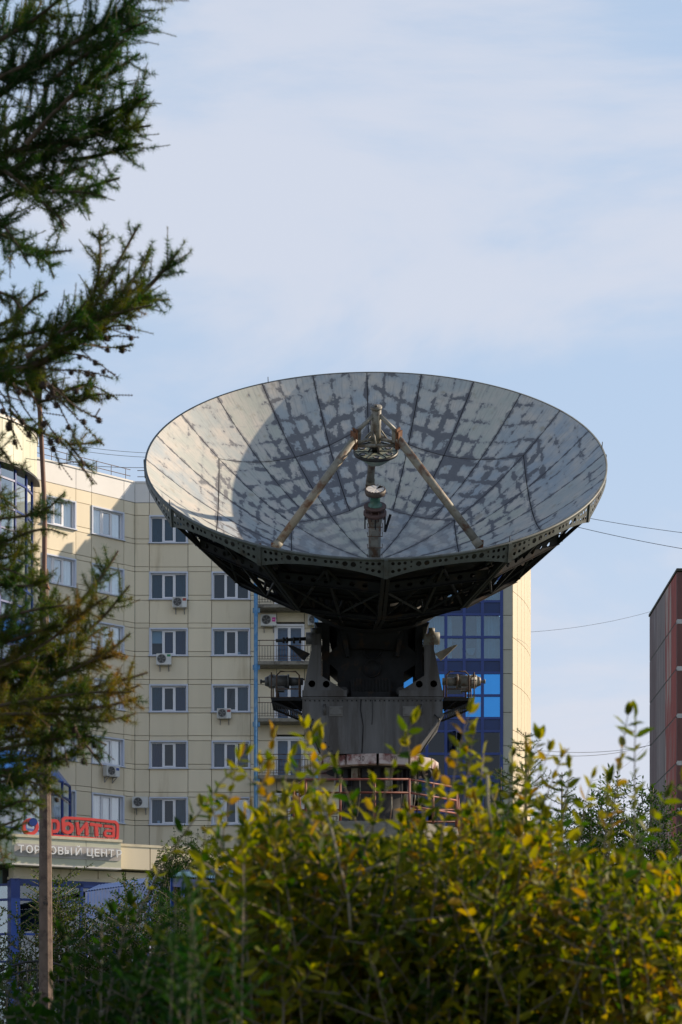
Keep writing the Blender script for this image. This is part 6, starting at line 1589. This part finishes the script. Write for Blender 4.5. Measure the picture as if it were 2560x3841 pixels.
for pts, tone, dens, tl, prob, r in BR:
    yj = RNG.normal(0, .22); n = len(pts)
    P = np.array([wv(x, y, YLr + yj * (.4 + .6 * i / n) + RNG.normal(0, .04)) for i, (x, y) in enumerate(pts)]); S = smooth(P)
    bb_ = MB(); bb_.tube([tuple(p) for p in S], [r * (1 - .85 * i / (len(S) - 1)) + .0018 for i in range(len(S))], 6, False); bb_.build_w('branch', M_twig, larch)
    Lp = polyline(S, step=0.02)
    vis = Lp[:, 0] > -0.20 * Lp[:, 1]
    Lp = Lp[vis]
    if len(Lp) < 4: continue
    m_ = len(Lp)
    add_rosettes(Lp[int(m_ * .15):], tone, prob * .8)
    # tip spur
    d0 = nrm((Lp[-1] - Lp[-4])[None])[0]
    k = 0
    nt_ = int(m_ * 0.02 / (0.021 if tone < .32 else .022) * dens)
    for q in range(nt_):
        i = int(RNG.uniform(.08, .98) * (m_ - 2)); p = Lp[i]; d = nrm((Lp[min(i + 2, m_ - 1)] - Lp[i])[None])[0]
        sg = 1 if q % 2 else -1
        side_ = nrm(np.cross(d, np.array([0, 1, 0]))[None])[0] * sg
        ln = tl * RNG.uniform(.35, 1.1) * (1.1 - .5 * i / m_)
        dirv = d * RNG.uniform(.2, 1.0) + side_ * RNG.uniform(.1, 1.1) + np.array([0, RNG.normal(0, .5), RNG.normal(0.15, .25)]); dirv = nrm(dirv[None])[0]
        e = p + dirv * ln; c2 = bez(p, p + dirv * ln * .5 + np.array([0, 0, -.1 * ln]), e + np.array([0, 0, .12 * ln]), 6)
        tw.tube([tuple(c) for c in c2[::2]] + [tuple(c2[-1])], [.003, .0022, .0016, .0012][:len(c2[::2]) + 1], 4, False)
        Cc = polyline(c2, step=.017)
        if len(Cc) > 2: add_rosettes(Cc, tone + RNG.normal(0, .07), prob)
        if ln > .09 and RNG.uniform() < .5:  # long bare-ish shoot tip
            e2 = c2[-1] + (dirv + np.array([0, 0, .3])) * ln * .45; tw.tube([tuple(c2[-1]), tuple(e2)], .0016, 4, False)
            Cs = polyline([c2[-1], e2], step=.006)
            if len(Cs) > 2:
                V, F, t_ = needles(Cs, np.gradient(Cs, axis=0), .012, .0008, np.full(len(Cs), min(1, tone + .15)), 5, .3); NV.append(V); NF.append(F + nvo); NT_.append(t_); nvo += len(V)
for pts in HANG:
    P = np.array([wv(x, y, YLr + RNG.normal(0, .15)) for x, y in pts]); S = smooth(P); tw.tube([tuple(p) for p in S], [.0042 - .0028 * i / (len(S) - 1) for i in range(len(S))], 5, False)
    Lp = polyline(S, step=.017)
    for i in range(len(Lp)):
        if i % 1 == 0: p = Lp[i] + RNG.normal(0, .002, 3); tw.box(tuple(p - .0035), tuple(p + .0035))
    kn = RNG.uniform(0, 1, len(Lp)) < .22
    if kn.any(): RC.append(Lp[kn]); RD.append(np.gradient(Lp, axis=0)[kn]); RT.append(np.full(kn.sum(), .42))
    for q in range(2):
        i = RNG.integers(2, len(Lp) - 1); e = Lp[i] + np.array([RNG.uniform(.02, .12), RNG.normal(0, .04), RNG.uniform(-.12, .02)]); tw.tube([tuple(Lp[i]), tuple(e)], .0016, 4, False)
        for p in polyline([Lp[i], e], step=.015): tw.box(tuple(p - .003), tuple(p + .003))
    for q in range(3):
        i = RNG.integers(1, len(Lp) - 1); cones.append(Lp[i] + np.array([RNG.normal(0, .012), RNG.normal(0, .01), -.012]))
RC, RD, RT = np.concatenate(RC), np.concatenate(RD), np.concatenate(RT)
RT = np.clip(RT + .10 * np.sin(RC[:, 0] * 9 + RC[:, 2] * 7), 0, 1)
print('rosettes', len(RC))
V, F, t_ = needles(RC, RD, .034, .0013, RT, 21, .9); NV.append(V); NF.append(F + nvo); NT_.append(t_)
o = link('needles', np_mesh('needles', np.concatenate(NV), np.concatenate(NF), np.zeros((0, 4), int), np.concatenate(NT_), NEED), larch, ident()); o['kind'] = 'stuff'
tw.build_w('twigs', M_twig, larch)
cm = MB(); cm.lathe([(0.0, -.013), (.007, -.010), (.0105, -.003), (.010, .005), (.006, .012), (0.0, .015)], 10)
for k in range(18):
    a = k * 2.4; z = -.010 + .022 * k / 18; rr_ = .0105 * math.sqrt(max(.1, 1 - (z / .016) ** 2)); p = Vector((rr_ * math.cos(a), rr_ * math.sin(a), z)); q = Vector((math.cos(a), math.sin(a), .3)) * .005
    cm.bar(p, p + q, .006, .0012)
cm = cm.mesh('cone', mat('cone_brown', (0.045, 0.026, 0.018), 0.8, var=.3, scale=60))
for p in cones: link('cone', cm, larch, T(tuple(p)) @ Matrix.Rotation(random.uniform(0, 6), 4, 'Z') @ Matrix.Scale(random.uniform(.9, 1.35), 4))
# ---- small conifers in the distance, right
def conifer(label, xt, yt, Y, spread, ybot=1.0, seed=0):
    rs = np.random.default_rng(seed); top = wv(xt, yt, Y); root = empty('small_larch', (top[0], Y, 0), label, 'tree', 'small larches beside the cream corner')
    t = MB(); t.tube([(top[0], Y, 0), tuple(top)], [.11, .012], 8); h = top[2]; C, D = [], []; zz = h - .1
    tws = MB()
    while zz > ybot:
        f = (h - zz) / h; ln = min(spread * (0.10 + 1.25 * f ** .75), spread)
        for k in range(4):
            a = rs.uniform(0, 6.28); l_ = ln * rs.uniform(.6, 1.15); p0 = np.array([top[0], Y, zz]); e = p0 + np.array([math.cos(a) * l_, math.sin(a) * l_, l_ * rs.uniform(.1, .6)])
            c = bez(p0, p0 + (e - p0) * .5 - np.array([0, 0, .12 * l_]), e, 7); tws.tube([tuple(q) for q in c[::2]] + [tuple(c[-1])], .008, 4, False); q = polyline(c, step=.07); C.append(q); D.append(np.gradient(q, axis=0) if len(q) > 1 else np.zeros_like(q))
            for s_ in range(int(l_ / .16)):
                i = rs.integers(0, len(q)); e2 = q[i] + (np.array([math.cos(a + rs.normal(0, .9)), math.sin(a + rs.normal(0, .9)), rs.uniform(-.1, .8)])) * l_ * .28; q2_ = polyline([q[i], e2], step=.07)
                if len(q2_) > 1: C.append(q2_); D.append(np.gradient(q2_, axis=0))
        zz -= .17
    t.build_w('trunk', M_twig, root); tws.build_w('twigs', M_twig, root)
    C, D = np.concatenate(C), np.concatenate(D); V, F, tt = needles(C, D, .085, .0055, np.clip(.3 + rs.normal(0, .1, len(C)), 0, 1), 9, .9)
    o = link('needles', np_mesh('needles', V, F, np.zeros((0, 4), int), tt, NEED), root, ident()); o['kind'] = 'stuff'
conifer('pointed small larch rising in front of the sunlit cream corner', 1209, 1682, 44, 1.75, 4.0, 3)
conifer('smaller larch against the sky just right of the cream corner', 1292, 1775, 46, 1.7, 4.0, 5)
conifer('small larch tip in front of the blue glazing', 1152, 1762, 45, 1.3, 4.0, 8)
# hidden-from-view ground cover near the camera
print('objects', len(bpy.data.objects), 'tris', sum(len(m.polygons) for m in bpy.data.meshes))
